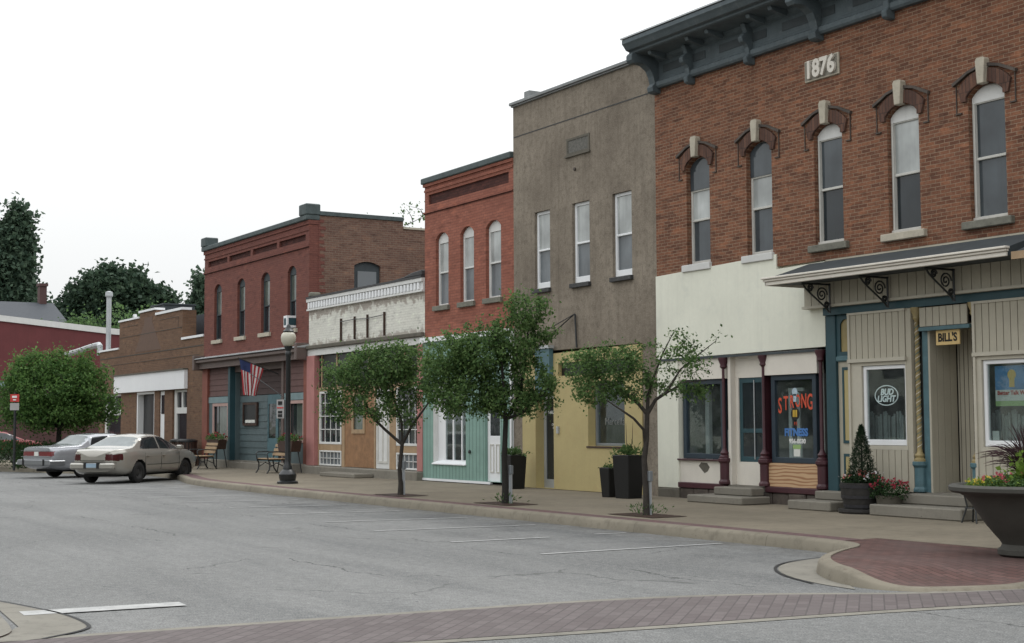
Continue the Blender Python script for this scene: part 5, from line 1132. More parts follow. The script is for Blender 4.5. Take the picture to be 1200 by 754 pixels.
# round tree on the left
t = empty('round_tree', (-53.9, -4.75, .15), 'dense round green tree above the parked cars, left side', 'tree')
make_tree(t, [([(0, 0, -.05), (0, 0, .8), (.05, 0, 1.5)], [.12, .10, .08]), ([(0.05, 0, 1.4), uv(-.6, 0, 2.1), uv(-1.1, .2, 2.8)], [.07, .05, .02]), ([(0.05, 0, 1.4), uv(.6, 0, 2.0), uv(1.0, -.2, 2.6)], [.07, .05, .02]), ([(0.05, 0, 1.4), uv(0, .1, 2.3), uv(-.1, 0, 3.4)], [.07, .05, .02])],
          [ub(-.35, 0, 2.7, 1.5, 1.1, 1), ub(.85, .2, 2.75, 1.0, .85, .9), ub(-1.45, 0, 2.7, .85, .9, .9), ub(-.75, -.3, 3.55, .95, .65, 1), ub(.45, .3, 3.5, .85, .6, 1), ub(-.1, 0, 1.95, 1.7, .55, 1), ub(1.55, 0, 2.15, .65, .55, .9), ub(-1.7, 0, 1.95, .5, .5, .7), ub(0, 0, 4.0, .4, .35, .8), ub(1.5, 0, 3.15, .4, .4, .8), ub(-1.9, 0, 3.1, .35, .4, .8), ub(-2.05, 0, 2.2, .3, .3, .7), ub(.9, 0, 3.9, .3, .3, .7), ub(2.0, 0, 2.35, .3, .3, .6), ub(-.8, 0, 1.55, .6, .3, .7)],
          1000, 34, .115, M['leaf_round'], M['bark_dark'], 44, .20, twig=.010)
# background trees
def bg_tree(name, loc, label, blobs, tips, per, leaf, mat, seed, h, spread=.9, rt=.5):
    t = empty(name, loc, label, 'tree', 'tall trees behind the buildings')
    make_tree(t, [([(0, 0, 0), (0, 0, h * .35), (0, 0, h * .7)], [rt, rt * .7, rt * .3])], blobs, tips, per, leaf, mat, M['bark_dark'], seed, spread, .8, twig=.03, along=False)
bg_tree('cottonwood_tree', (-128, 9.96, 0), 'tall pointed grey-green tree at the left edge of the photo', [ub(-.2, 0, 19.4, 1.0, 1.6, 1.5), ub(-.6, 0, 17.2, 1.7, 2.0, 1.2), ub(-1.0, 0, 14.6, 2.6, 2.2, 1), ub(-1.6, 0, 11.8, 3.6, 2.4, 1), ub(-3, 0, 9.0, 4.8, 2.4, .8), ub(1.6, 0, 11.4, 1.0, .8, .6)], 900, 50, .42, M['leaf_cotton'], 61, 20, .40)
bg_tree('oak_tree', (-118, 15.2, 0), 'broad dark tree rising behind the tan building', [ub(0, 0, 11.4, 3.6, 3.0, 1.2), ub(-2.8, 0, 10.2, 2.4, 2.4, 1.1), ub(2.9, 0, 10.6, 2.2, 2.3, 1.1), ub(.5, 0, 8.4, 5.0, 2.8, .9), ub(-4.3, 0, 9.0, 1.4, 1.6, .6), ub(4.9, 0, 8.8, 1.4, 1.4, .7)], 1200, 55, .42, M['leaf_dark'], 62, 12, .38)
bg_tree('maple_tree', (-98, 8.3, 0), 'lighter green small tree behind the dark red wall', [ub(-1.2, 0, 7.4, 2.2, 1.6, 1), ub(1.6, 0, 8.3, 1.2, 1.4, 1), ub(.4, 0, 6.2, 3.0, 2.0, 1)], 260, 30, .22, M['leaf_light'], 63, 7.5, .35, .3)
bg_tree('maple_tree', (-92, 10.9, 0), 'lighter green small tree directly behind the stepped parapet', [ub(-.4, 0, 7.6, 1.6, 1.5, 1), ub(1.2, 0, 7.9, 1.1, 1.1, 1), ub(.4, 0, 5.6, 2.6, 2.0, 1)], 240, 30, .22, M['leaf_light'], 64, 7.5, .35, .3)
bg_tree('linden_tree', (-88, 12.2, 0), 'green tree in the gap between tan and dark red buildings', [ub(.7, 0, 9.6, 1.1, 1.6, 1), ub(.0, 0, 7.9, 1.0, 1.0, .8), ub(1.0, 0, 6.9, 1.9, 1.8, 1)], 420, 50, .32, M['leaf_cotton'], 65, 9, .26, .3)
bg_tree('walnut_tree', (-82, 23.6, 0), 'sparse tree tops showing above the dark red building roof near its back', [ub(0.2, 0, 14.9, 1.15, .75, .5), ub(-2.4, 0, 14.7, .45, .45, .5), ub(-4.0, 0, 14.6, .45, .35, .5), ub(-1.4, 0, 12.5, 3.2, 1.8, .9)], 150, 15, .20, M['leaf_light'], 66, 13, .28, .3)
# unseen trees behind the viewer, added to darken the shop glass reflections
src = empty('mirrored_tree', (-30, -36, 0), 'large unseen tree added across the street to darken the shop glass', 'tree', 'unseen trees added across the street')
make_tree(src, [([(0, 0, 0), (0, 0, 2.5), (0, 0, 6)], [.35, .28, .12])], [(0, 0, 6, 4.2, 4.2, 3.0, 1), (2, 1, 5, 3, 3, 2, 1), (-2.5, 0, 4.8, 2.8, 3, 2, 1)], 260, 22, .5, M['leaf_dark'], M['bark_dark'], 71, .6, twig=.03, along=False)
for x, y in ((-64, -37), (-95, -38)):
    c_ = copy_tree(src); c_.location = (x, y, 0); c_.rotation_euler.z = x * .7
ob_ = empty('brick_building', (-46, -44, 0), 'pale brick commercial building across the street, seen only mirrored in the shop glass', 'building')
MB().prism(rect(-80, -14, .0, 7.5), -44.3, -44, 'y', [rect(-78 + k * 3.4, -76.4 + k * 3.4, 4.2, 6.2) for k in range(18)] + [rect(-78 + k * 6.8, -73 + k * 6.8, .8, 3.0) for k in range(9)]).build('wall', M['cream'], ob_)
for k in range(18): MB().box(-78 + k * 3.4, -76.4 + k * 3.4, -44.25, -44.2, 4.2, 6.2).build('window', M['pane_dark'], ob_)
for k in range(9): MB().box(-78 + k * 6.8, -73 + k * 6.8, -44.25, -44.2, .8, 3.0).build('shop_window', M['pane_dark'], ob_)
# hedge
def shrub(loc, r_, h_, mat, seed, label, n=2600, leaf=.085, nm='hedge_shrub', cat='shrub', group=None):
    r = np.random.default_rng(seed); d = r.normal(size=(n, 3)); d /= np.linalg.norm(d, axis=1)[:, None]; d[:, 2] = np.abs(d[:, 2])
    rad = r.uniform(.55, 1, n) ** .5 * (1 + .12 * np.sin(d[:, 0] * 7 + seed) * np.cos(d[:, 1] * 6))
    p = d * rad[:, None] * np.array([r_[0], r_[1], h_]); e = empty(nm, loc, label, cat, group)
    leaves('foliage', p, leaf, mat, e, .6, seed, 0); m_ = MB()
    rr = random.Random(seed)
    for k in range(14):
        a = rr.uniform(0, 6.28); m_.tube([(0, 0, 0), (math.cos(a) * r_[0] * .3, math.sin(a) * r_[1] * .3, h_ * .4), (math.cos(a) * r_[0] * .75, math.sin(a) * r_[1] * .75, h_ * .75)], [.015, .01, .004], 5)
    m_.build('stems', M['bark_dark'], e, world=False); return e
GH = 'dark green shrubs behind the far kerb'
for i, (x, y, rr_, hh, lb) in enumerate(((-58.2, -6.0, 1.3, 1.0, 'dark shrub at the left photo edge beyond the far kerb'), (-55.6, -5.9, 1.25, .98, 'dark shrub beyond the far kerb, second from the left edge'), (-53.5, -5.4, 1.15, .95, 'dark shrub just left of the silver car tail'), (-56.6, -3.9, 1.1, .85, 'dark shrub behind the front row of shrubs'))):
    shrub((x, y, .15), (rr_, rr_ * .9), hh, M['leaf_hedge'], 80 + i, lb, group=GH)
r = np.random.default_rng(91); p = r.normal(size=(40, 3)) * np.array([.55, .25, .06]) + np.array([0, 0, .25])
o = leafthing('white_flowers', p[:14], .09, M['petal_white'], None, .9, 91, -.5); o.location = (-52.9, -6.3, .15); tag(o, 'small white flowers in front of the dark shrubs at the far kerb', 'flowers')

# ================================================================== cars
def make_car(root, par, paint_m, glass_m, rear_glass, tail_m, flat_rear=False):
    Lh = par['len'] / 2; W = par['w']; top = par['top']; belt = par['belt']; wb = par['wb']; wr = par['wr']; gr = par['roofw']
    X = np.concatenate([[-Lh], -Lh + np.array([.015, .04, .08, .12]), np.arange(-Lh + .16, Lh - .14, .022), Lh - np.array([.12, .08, .04, .015]), [Lh]])
    def sm(pts, x):
        px = np.arange(-Lh - .3, Lh + .3, .01); v = np.interp(px, [p[0] for p in pts], [p[1] for p in pts]); k = np.hanning(par.get('smooth', 17)); k /= k.sum()
        v = np.convolve(np.pad(v, 15, mode='edge'), k, 'same')[15:-15]; return np.interp(x, px, v)
    zt = sm(top, X); zbl = np.minimum(sm(belt, X), zt - .0); 
    e = np.minimum(1, (Lh - np.abs(X)) / par['round']); wx = W * (par['endw'] + (1 - par['endw']) * (1 - (1 - e) ** 2.4))
    wx = wx * (1 - .05 * np.clip(np.abs(X) - Lh * .6, 0, 9) / (Lh * .4)); zb = .24 + .10 * (1 - np.minimum(1, (Lh - np.abs(X)) / .5)) ** 1.5
    NS = 44; rings = []
    for x, t_, b_, w_, z0 in zip(X, zt, zbl, wx, zb):
        h = max(0, t_ - b_); g = min(1, h / .36); g0 = w_ - .055; g1 = g0 * (1 - g) + min(g0, gr * w_ / W) * g
        key = [(0, z0), (w_ - .14, z0), (w_ - .03, z0 + .09), (w_, z0 + .26), (w_ - .005, b_ - .14), (w_ - .03, b_ - .03), (g0, b_), (g1 + .015 * g, t_ - .07 * g), (g1 - .10 * g - .03, t_ - .005 * g), (0, t_ + .018)]
        kt = [0, 4, 7, 12, 19, 23, 25, 36, 39, 44]
        yy = np.interp(range(NS + 1), kt, [k[0] for k in key]); zz = np.interp(range(NS + 1), kt, [k[1] for k in key])
        for _ in range(2):
            yy[1:-1] = .25 * yy[:-2] + .5 * yy[1:-1] + .25 * yy[2:]; zz[1:-1] = .25 * zz[:-2] + .5 * zz[1:-1] + .25 * zz[2:]
        rings.append([(x, -y, z) for y, z in zip(yy, zz)] + [(x, y, z) for y, z in list(zip(yy, zz))[-2:0:-1]])
    n = len(rings[0]); verts = [v for r_ in rings for v in r_]; parts = {'body': [], 'side_window': [], 'windshield': [], 'rear_window': [], 'tail_light': []}
    xs, xe = par['side_glass']
    def cls(c):
        x, y, z = c; ay = abs(y); t_ = np.interp(x, X, zt); b_ = np.interp(x, X, zbl)
        for wxx in (-wb / 2 + par.get('wo', 0), wb / 2 + par.get('wo', 0)):
            if (x - wxx) ** 2 + (z - .32) ** 2 < (wr + .055) ** 2 and ay > W - .30: return None
        h = (z - b_)
        if h > .035 and z < t_ - .075 and t_ - b_ > .12:
            lo = xs[0] + (xs[1] - xs[0]) * min(1, h / .36); hi = xe[0] + (xe[1] - xe[0]) * min(1, h / .36)
            if lo < x < hi and ay > gr * .8 and not any(abs(x - q_) < .035 for q_ in par['pillars']): return 'side_window'
        if par['rear_glass'][0] < x < par['rear_glass'][1] and ay < gr * .97 - .03 + .10 * (t_ < 1.2) and z > b_ + .01: 
            if z > t_ - .06: return 'rear_window'
        if par['front_glass'][0] < x < par['front_glass'][1] and ay < gr + .05 and z > t_ - .06: return 'windshield'
        tl = par['tail']
        if x < -Lh + tl[4] and tl[0] < z < tl[1] and tl[2] < ay < tl[3]: return 'tail_light'
        return 'body'
    for i in range(len(rings) - 1):
        for k in range(n):
            f_ = (i * n + k, i * n + (k + 1) % n, (i + 1) * n + (k + 1) % n, (i + 1) * n + k)
            c_ = [sum(verts[j][a] for j in f_) / 4 for a in range(3)]; q_ = cls(c_)
            if q_: parts[q_].append(f_)
    # end caps as shrinking rings
    for end in (0, len(rings) - 1):
        base = rings[end]; cz = sum(p[2] for p in base) / n; prev = [end * n + k for k in range(n)]; sgn = -1 if end == 0 else 1
        for s_ in np.linspace(.96, .04, 22):
            idx = []
            for (x, y, z) in base: idx.append(len(verts)); verts.append((x + sgn * .05 * (1 - s_ ** 2) * par.get('bulge', 1), y * s_, cz + (z - cz) * s_))
            for k in range(n):
                f_ = (prev[k], prev[(k + 1) % n], idx[(k + 1) % n], idx[k]); c_ = [sum(verts[j][a] for j in f_) / 4 for a in range(3)]
                parts[cls((c_[0], c_[1], c_[2])) or 'body'].append(f_)
            prev = idx
        parts['body'].append(tuple(prev))
    for nm, fs_ in parts.items():
        if not fs_: continue
        groups = {nm: fs_}
        if nm in ('side_window', 'tail_light'):
            groups = {nm + '#a': [f_ for f_ in fs_ if verts[f_[0]][1] < 0], nm + '#b': [f_ for f_ in fs_ if verts[f_[0]][1] >= 0]}
        for g_n, fl_ in groups.items():
            if not fl_: continue
            used = sorted({j for f_ in fl_ for j in f_}); mp_ = {j: a for a, j in enumerate(used)}
            me = bpy.data.meshes.new(nm); me.from_pydata([verts[j] for j in used], [], [tuple(mp_[j] for j in f_) for f_ in fl_])
            me.materials.append({'body': paint_m, 'side_window': glass_m, 'windshield': glass_m, 'rear_window': rear_glass, 'tail_light': tail_m}[nm])
            bm = bmesh.new(); bm.from_mesh(me); bmesh.ops.recalc_face_normals(bm, faces=bm.faces); bm.to_mesh(me); bm.free()
            me.polygons.foreach_set('use_smooth', [True] * len(me.polygons)); me.set_sharp_from_angle(angle=R(60))
            o = bpy.data.objects.new(nm, me); COL.objects.link(o); o.parent = root
    # wells, wheels
    for sx_ in (-wb / 2 + par.get('wo', 0), wb / 2 + par.get('wo', 0)):
        for sy_ in (-1, 1):
            wl = MB(); seg = 20; R_ = wr + .06; vs_ = []; fs_ = []
            for k in range(seg + 1):
                a = -.35 + (math.pi + .7) * k / seg
                for yy_ in (W - .32, W - .012): vs_.append((sx_ + R_ * math.cos(a), sy_ * yy_, .32 + R_ * math.sin(a)))
            for k in range(seg): fs_.append((2 * k, 2 * k + 1, 2 * k + 3, 2 * k + 2))
            fs_.append(tuple(2 * k for k in range(seg + 1)))
            wl.add(vs_, fs_); wl.build('wheel_well', M['rubber'], root, world=False)
            wy = sy_ * (W - .125)
            wh = empty('wheel', (sx_, wy, wr)); wh.parent = root
            MB().lathe([(wr * .62, -.10), (wr * .9, -.105), (wr, -.08), (wr, .08), (wr * .9, .105), (wr * .62, .10)], (0, 0, 0), 28, ax='y', close=False).build('tyre', M['rubber'], wh, world=False, smooth=50)
            rm = par.get('rim', 'rim')
            MB().lathe([(0.0, sy_ * .07), (.06, sy_ * .075), (wr * .35, sy_ * .045), (wr * .52, sy_ * .08), (wr * .64, sy_ * .092)], (0, 0, 0), 28, ax='y', close=False).build('rim', M[rm], wh, world=False, smooth=50)
    # under-body
    MB().box(-Lh + .35, Lh - .35, -W + .33, W - .33, .2, .40).build('underbody', M['rubber'], root, world=False)
    return X, zt, zbl, wx, rings
def car_empty(name, x, y, deg, label, z=0): return empty(name, (x, y, z), label, 'car', None, R(deg))
# champagne sedan
P1 = dict(len=4.62, w=.865, wb=2.62, wo=.03, wr=.305, roofw=.60, round=.55, endw=.74, smooth=25, bulge=1.3,
          top=[(-2.4, .90), (-2.31, .93), (-2.20, .975), (-1.62, 1.01), (-1.45, 1.06), (-.85, 1.345), (-.45, 1.39), (.1, 1.385), (.40, 1.335), (1.18, .97), (1.6, .91), (2.05, .80), (2.31, .66), (2.4, .6)],
          belt=[(-2.4, .87), (-2.2, .90), (-1.5, .945), (0, .93), (1.1, .90), (1.7, .83), (2.1, .74), (2.31, .58), (2.4, .5)],
          side_glass=((-1.22, -.78), (1.05, .42)), pillars=(-.12,), rear_glass=(-1.50, -.92), front_glass=(.48, 1.12), tail=(.66, .84, .40, .90, .28), rim='rim')
# position: front right wheel close to the kerb, nose towards the shops
CAR1 = (-42.85, -5.15, 132.0)
e = car_empty('sedan_car', CAR1[0], CAR1[1], CAR1[2], 'champagne four-door sedan parked nose to the kerb, nearest of the parked cars')
make_car(e, P1, M['car_beige'], M['car_glass'], M['car_glass_pale'], M['tail_red'])
MB().box(-2.437, -2.40, -.25, -.165, .44, .61).box(-2.437, -2.40, .165, .25, .44, .61).box(-2.40, -2.36, -.38, .38, .655, .668).build('plate_recess', M['rubber'], e, world=False)
MB().box(-2.43, -2.28, -.72, .72, .41, .60).build('bumper', M['car_beige'], e, world=False, bevel=.045)
MB().box(-2.437, -2.431, -.16, .16, .47, .585).build('license_plate', M['plate'], e, world=False)
MB().tube([(-2.30, -.74, .60), (-2.36, -.60, .607), (-2.385, 0, .61), (-2.36, .60, .607), (-2.30, .74, .60)], .007, 5).build('bumper_seam', M['rubber'], e, world=False)
def seams(e, par, xs_, mat=None):
    Lh = par['len'] / 2
    m_ = MB()
    for x in xs_:
        for sy in (-1, 1):
            w_ = par['w']; m_.tube([(x, sy * (w_ - .02), .36), (x, sy * (w_ + .0015), .52), (x, sy * (w_ - .001), .70), (x + .01, sy * (w_ - .018), .86)], .006, 5)
    for sy in (-1, 1):
        m_.tube([(-par['wb'] / 2 + .42, sy * (par['w'] + .001), .52), (par['wb'] / 2 - .33, sy * (par['w'] + .001), .52)], .007, 5)
    return m_.build('door_seam', M['rubber'], e, world=False)
seams(e, P1, (-.98, -.10, .93))
for sy in (-1, 1):
    MB().box(.72, .92, sy * .86, sy * 1.03, .93, 1.06).build('mirror', M['car_beige'], e, world=False, bevel=.03)
    MB().box(-.92, -.76, sy * .858, sy * .885, .76, .79).box(-.05, .11, sy * .858, sy * .885, .76, .79).build('door_handle', M['car_beige'], e, world=False, bevel=.006)
    MB().box(2.16, 2.29, sy * .45, sy * .70, .60, .70).build('headlight', M['chrome'], e, world=False, bevel=.02)
# older silver sedan with full-width lamps
P2 = dict(len=4.85, w=.89, wb=2.70, wo=.08, wr=.30, roofw=.64, round=.30, endw=.90, smooth=15, bulge=.3,
          top=[(-2.5, .93), (-2.42, .95), (-2.3, .99), (-1.45, 1.02), (-1.32, 1.05), (-.95, 1.345), (-.5, 1.385), (.15, 1.38), (.35, 1.34), (.95, 1.0), (2.2, .92), (2.42, .84), (2.5, .8)],
          belt=[(-2.5, .90), (-1.4, .94), (1, .94), (2.42, .80), (2.5, .78)],
          side_glass=((-1.05, -.85), (.82, .38)), pillars=(-.22,), rear_glass=(-1.38, -.96), front_glass=(.42, .93), tail=(.70, .84, .12, .80, .12), rim='rim')
CAR2 = (-47.95, -4.8, 110.0)
e = car_empty('old_sedan_car', CAR2[0], CAR2[1], CAR2[2], 'older boxy silver sedan with wide red tail lamps, behind the champagne sedan')
make_car(e, P2, M['car_silver'], M['car_glass'], M['car_glass_pale'], M['tail_red2'])
MB().box(-2.56, -2.44, -.87, .87, .42, .58).box(-2.56, -2.0, -.90, -.875, .42, .56).box(-2.56, -2.0, .875, .90, .42, .56).build('bumper', M['chrome'], e, world=False, bevel=.02)
MB().box(-2.575, -2.561, -.60, -.52, .40, .60).box(-2.575, -2.561, .52, .60, .40, .60).build('bumper_guard', M['rubber'], e, world=False)
MB().box(-2.46, -2.445, -.11, .11, .70, .83).build('license_plate', M['paper'], e, world=False); MB().box(-2.45, -2.438, -.86, .86, .665, .685).box(-2.45, -2.438, -.86, .86, .86, .872).build('trim_strip', M['chrome'], e, world=False)
seams(e, P2, (-1.05, -.2, .95))
# red car on the side street
e = car_empty('red_car', -76.5, -2.3, 92, 'red car parked on the side street beyond the dark shrubs')
P3 = dict(P1); P3['len'] = 4.7
make_car(e, P3, M['car_red'], M['car_glass'], M['car_glass'], M['tail_red2'])

for x_, y_, d_ in ((-20, -21.5, 262), (-30.5, -21.5, 262)):
    c_ = copy_tree(bpy.data.objects['sedan_car']); c_.location = (x_, y_, 0); c_.rotation_euler.z = R(d_); c_['label'] = 'sedan parked across the street, outside the photo'; c_['group'] = 'cars across the street'
# ================================================================== street furniture
def bench(loc, rz, label):
    e = empty('park_bench', loc, label, 'bench', 'slatted benches before the dark red building', rz)
    for k in range(4): MB().box(-.55, .55, -.30 + k * .13, -.19 + k * .13, .43, .46).build('seat_slat', M['bench_wood'], e, world=False, bevel=.008)
    for k in range(3):
        c_ = Vector((0, .24 + k * .045, .58 + k * .13)); MB().cbox(c_, 1.10, .03, .10, Matrix.Rotation(R(-16), 3, 'X')).build('back_slat', M['bench_wood'], e, world=False, bevel=.006)
    for sx_ in (-.46, .46):
        m_ = MB(); m_.tube([(sx_, -.36, 0), (sx_, -.28, .12), (sx_, -.26, .30), (sx_, -.32, .42)], .022, 7); m_.tube([(sx_, .34, 0), (sx_, .24, .15), (sx_, .20, .42), (sx_, .26, .60), (sx_, .36, .92)], .022, 7)
        m_.tube([(sx_, -.32, .41), (sx_, .22, .41)], .02, 7); m_.tube([(sx_, -.25, .20), (sx_, -.05, .32), (sx_, .22, .20)], .014, 6)
        m_.tube([(sx_, -.32, .42), (sx_, -.36, .60), (sx_, -.30, .66), (sx_, .0, .66), (sx_, .27, .64)], .018, 7)
        m_.build('end_frame', M['black_iron'], e, world=False, smooth=60)
    return e
bench((-42.7, -.95, .15), R(0), 'slatted bench just left of the lamp post base')
bench((-48.3, -1.25, .15), R(0), 'slatted bench beside the nose of the champagne sedan')
# lamp post
e = empty('street_lamp', (-34.77, -3.7, .15), 'black street lamp post with cream globe before the dark red building', 'street lamp')
pr_ = [(.27, 0), (.27, .05), (.20, .08), (.22, .16), (.23, .24), (.17, .32), (.12, .36), (.12, .42), (.08, .50), (.07, .60), (.062, 3.25), (.08, 3.28), (.08, 3.34), (.06, 3.38), (.10, 3.46), (.11, 3.50)]
MB().lathe(pr_, (0, 0, 0), 18).build('post', M['black_iron'], e, world=False, smooth=35)
MB().lathe([(.09, 3.50), (.14, 3.54), (.185, 3.64), (.195, 3.73), (.175, 3.81), (.12, 3.87)], (0, 0, 0), 24).build('globe', M['globe'], e, world=False, smooth=60)
MB().lathe([(.13, 3.86), (.14, 3.89), (.09, 3.94), (.06, 3.99), (.05, 4.03), (.02, 4.07)], (0, 0, 0), 18).build('cap', M['black_iron'], e, world=False, smooth=50)
ps = empty('parking_sign', (-34.77, -3.8, 2.05), 'narrow white parking sign with red and black marks strapped to the lamp post', 'sign')
sgm = Matrix.Rotation(R(35), 3, 'Z')
MB().cbox((-.02, -.10, .0), .22, .012, .48, sgm).build('plate', M['sign_grey'], ps, world=False); MB().cbox((-.016, -.11, .03), .19, .012, .03, sgm).build('red_band', M['sign_red'], ps, world=False)
m_ = MB()
for z_, s_ in ((.15, .09), (-.08, .06), (-.17, .07)): m_.cbox((-.014, -.112, z_), .12, .012, s_, sgm)
m_.build('marks', M['black_paint'], ps, world=False)
MB().tube([(0, 0, .28), (-.45, -.3, .62), (-.95, -.6, .95)], .010, 5).build('guy_wire', M['black_iron'], ps, world=False)
# red regulatory sign far left
e = empty('street_sign', (-50.7, -7.0, .15), 'small red and white street sign on a dark post at left', 'sign')
sm2 = Matrix.Rotation(R(60), 3, 'Z')
MB().tube([(0, 0, 0), (0, 0, 2.62)], .045, 8).build('post', M['black_iron'], e, world=False)
MB().cbox((.05, -.03, 2.44), .30, .015, .26, sm2).build('red_plate', M['sign_red'], e, world=False); MB().cbox((.05, -.03, 2.15), .30, .015, .24, sm2).build('white_plate', M['sign_grey'], e, world=False)
m_ = MB(); m_.cbox((.06, -.038, 2.48), .16, .015, .07, sm2); m_.cbox((.06, -.038, 2.38), .10, .015, .04, sm2); m_.build('symbol', M['white_letter'], e, world=False)
# litter bin with slats
e = empty('litter_bin', (-52.9, -.55, .15), 'dark brown slatted litter bin against the tan brick wall', 'litter bin')
MB().lathe([(.30, .05), (.30, .85)], (0, 0, 0), 20).build('liner', M['black_iron'], e, world=False)
m_ = MB()
for k in range(18): a = k * math.pi / 9; m_.cbox((.34 * math.cos(a), .34 * math.sin(a), .47), .025, .085, .85, Matrix.Rotation(a, 3, 'Z'))
m_.build('slat', M['dark_wood'], e, world=False); MB().lathe([(.30, .88), (.38, .88), (.38, .94), (.25, .99), (.24, .94)], (0, 0, 0), 20, close=False).build('rim', M['black_iron'], e, world=False, smooth=50)
e = copy_tree(e); e.location = (-52.05, -.55, .15); e['label'] = 'dark brown slatted litter bin nearest the bench by the tan wall'
for o_ in bpy.data.objects:
    if o_.parent is None and o_.get('category') == 'litter bin': o_['group'] = 'slatted litter bins'
# plant stands at dark red building
def flowers(par_loc, seed, spread_, n_leaf, n_fl, petal, label, nm='potted_flowers', h=.18, leafm='leaf', fs=.05, ls=.06, group=None, extra=None, rnd=False):
    r = np.random.default_rng(seed); e = empty(nm, par_loc, label, 'flowers', group)
    k1 = r.uniform(-1, 1, (n_leaf, 2)); k1 = k1[(k1 ** 2).sum(1) < 1] if rnd else k1
    hh = r.uniform(0, 1, len(k1)) * (1 - .5 * (k1 ** 2).sum(1) * .8)
    leaves('foliage', np.column_stack([k1[:, 0] * spread_[0], k1[:, 1] * spread_[1], hh * h]), ls, M[leafm], e, .5, seed, -.4)
    k2 = r.uniform(-1, 1, (n_fl, 2)); k2 = k2[(k2 ** 2).sum(1) < 1.05] if rnd else k2
    hb = h * (1 - .35 * (k2 ** 2).sum(1)) * r.uniform(.75, 1.15, len(k2))
    # each bloom is a small rosette of petals
    c_ = np.column_stack([k2[:, 0] * spread_[0], k2[:, 1] * spread_[1], hb]); c_ = np.repeat(c_, 6, 0) + r.normal(size=(len(c_) * 6, 3)) * fs * .25
    leaves('petals', c_, fs, M[petal], e, 1.0, seed + 1, -.6)
    if extra: leaves('petals', np.column_stack([r.uniform(-1, 1, 60) * spread_[0], r.uniform(-1, 1, 60) * spread_[1], r.uniform(.4, 1.1, 60) * h]), fs, M[extra], e, 1.0, seed + 2, -.6)
    return e
for x, lb, i in ((-48.9, 'left window', 0), (-42.3, 'right window', 1)):
    e = empty('plant_stand', (x, -.55, .15), 'dark planter box on thin legs under the %s of the petrol blue shopfront' % lb, 'planter', 'planter stands at the petrol blue shopfront')
    MB().prism([(-.62, 1.0), (-.50, .66), (.50, .66), (.62, 1.0)], -.16, .16, 'y').build('box', M['dark_wood'], e, world=False, bevel=.01)
    m_ = MB()
    for a in (-.4, .4):
        for b in (-.12, .12): m_.tube([(a, b, .67), (a * 1.3, b * 1.6, .02)], .018, 6)
    m_.build('leg', M['black_iron'], e, world=False)
    flowers((x, -.55, 1.14), 120 + i, (.62, .2), 420, 16, 'petal_red', 'leafy plants in the planter stand under the %s' % lb, h=.22, ls=.08, fs=.05, group='plants in the planter stands')
# black tapered planters
def tapered(loc, w1, w0, h, label, rz=0):
    e = empty('tall_planter', loc, label, 'planter', 'black tapered planters at the shop doors', rz)
    m_ = MB(); a, b = w0 / 2, w1 / 2
    m_.add([(-a, -a, 0), (a, -a, 0), (a, a, 0), (-a, a, 0), (-b, -b, h), (b, -b, h), (b, b, h), (-b, b, h), (-b + .03, -b + .03, h), (b - .03, -b + .03, h), (b - .03, b - .03, h), (-b + .03, b - .03, h), (-b + .03, -b + .03, h - .06), (b - .03, -b + .03, h - .06), (b - .03, b - .03, h - .06), (-b + .03, b - .03, h - .06)],
           [(0, 3, 2, 1)] + [(i, (i + 1) % 4, 4 + (i + 1) % 4, 4 + i) for i in range(4)] + [(4 + i, 4 + (i + 1) % 4, 8 + (i + 1) % 4, 8 + i) for i in range(4)] + [(8 + i, 8 + (i + 1) % 4, 12 + (i + 1) % 4, 12 + i) for i in range(4)])
    m_.build('pot', M['black_plastic'], e, world=False, bevel=.012); MB().box(-b + .035, b - .035, -b + .035, b - .035, h - .08, h - .055).build('soil', M['soil'], e, world=False); return e
tapered((-23.75, -.95, .15), .46, .38, .86, 'tallest black tapered planter, by the sparse street tree', R(8))
tapered((-24.35, -1.0, .15), .30, .22, .60, 'small black tapered planter just left of the tallest one', R(8))
tapered((-28.75, -.60, .15), .44, .36, .78, 'black tapered planter between the white door and the ochre shopfront')
r = np.random.default_rng(131)
e = empty('potted_shrub', (-23.75, -.95, 1.0), 'spiky plant with two tall stems in the tallest black planter', 'plant')
leaves('foliage', np.column_stack([r.normal(0, .13, 260), r.normal(0, .13, 260), np.abs(r.normal(0, .08, 260))]), .11, M['leaf'], e, .25, 131, -1.2)
leaves('trailing_foliage', np.column_stack([r.normal(-.24, .05, 110), r.normal(-.1, .08, 110), r.uniform(-.25, .08, 110)]), .05, M['leaf_light'], e, .7, 132, .4)
MB().tube([(-.02, 0, 0), (-.06, 0, .3), (-.07, 0, .64)], [.008, .007, .003], 5).tube([(.04, 0, 0), (.10, .03, .3), (.11, .04, .66)], [.008, .007, .003], 5).build('stems', M['bark'], e, world=False)
o = leafthing('potted_greens', np.column_stack([r.normal(0, .12, 240), r.normal(0, .12, 240), np.abs(r.normal(0, .06, 240))]), .09, M['leaf_light'], None, .4, 133, -.6); o.location = (-28.75, -.60, .93); tag(o, 'low green plant in the black planter beside the ochre shopfront', 'plant')
o = leafthing('potted_greens', np.column_stack([r.normal(0, .06, 90), r.normal(0, .06, 90), np.abs(r.normal(0, .03, 90))]), .06, M['leaf'], None, .5, 134, -.6); o.location = (-24.35, -1.0, .74); tag(o, 'low green plant in the small black planter', 'plant')
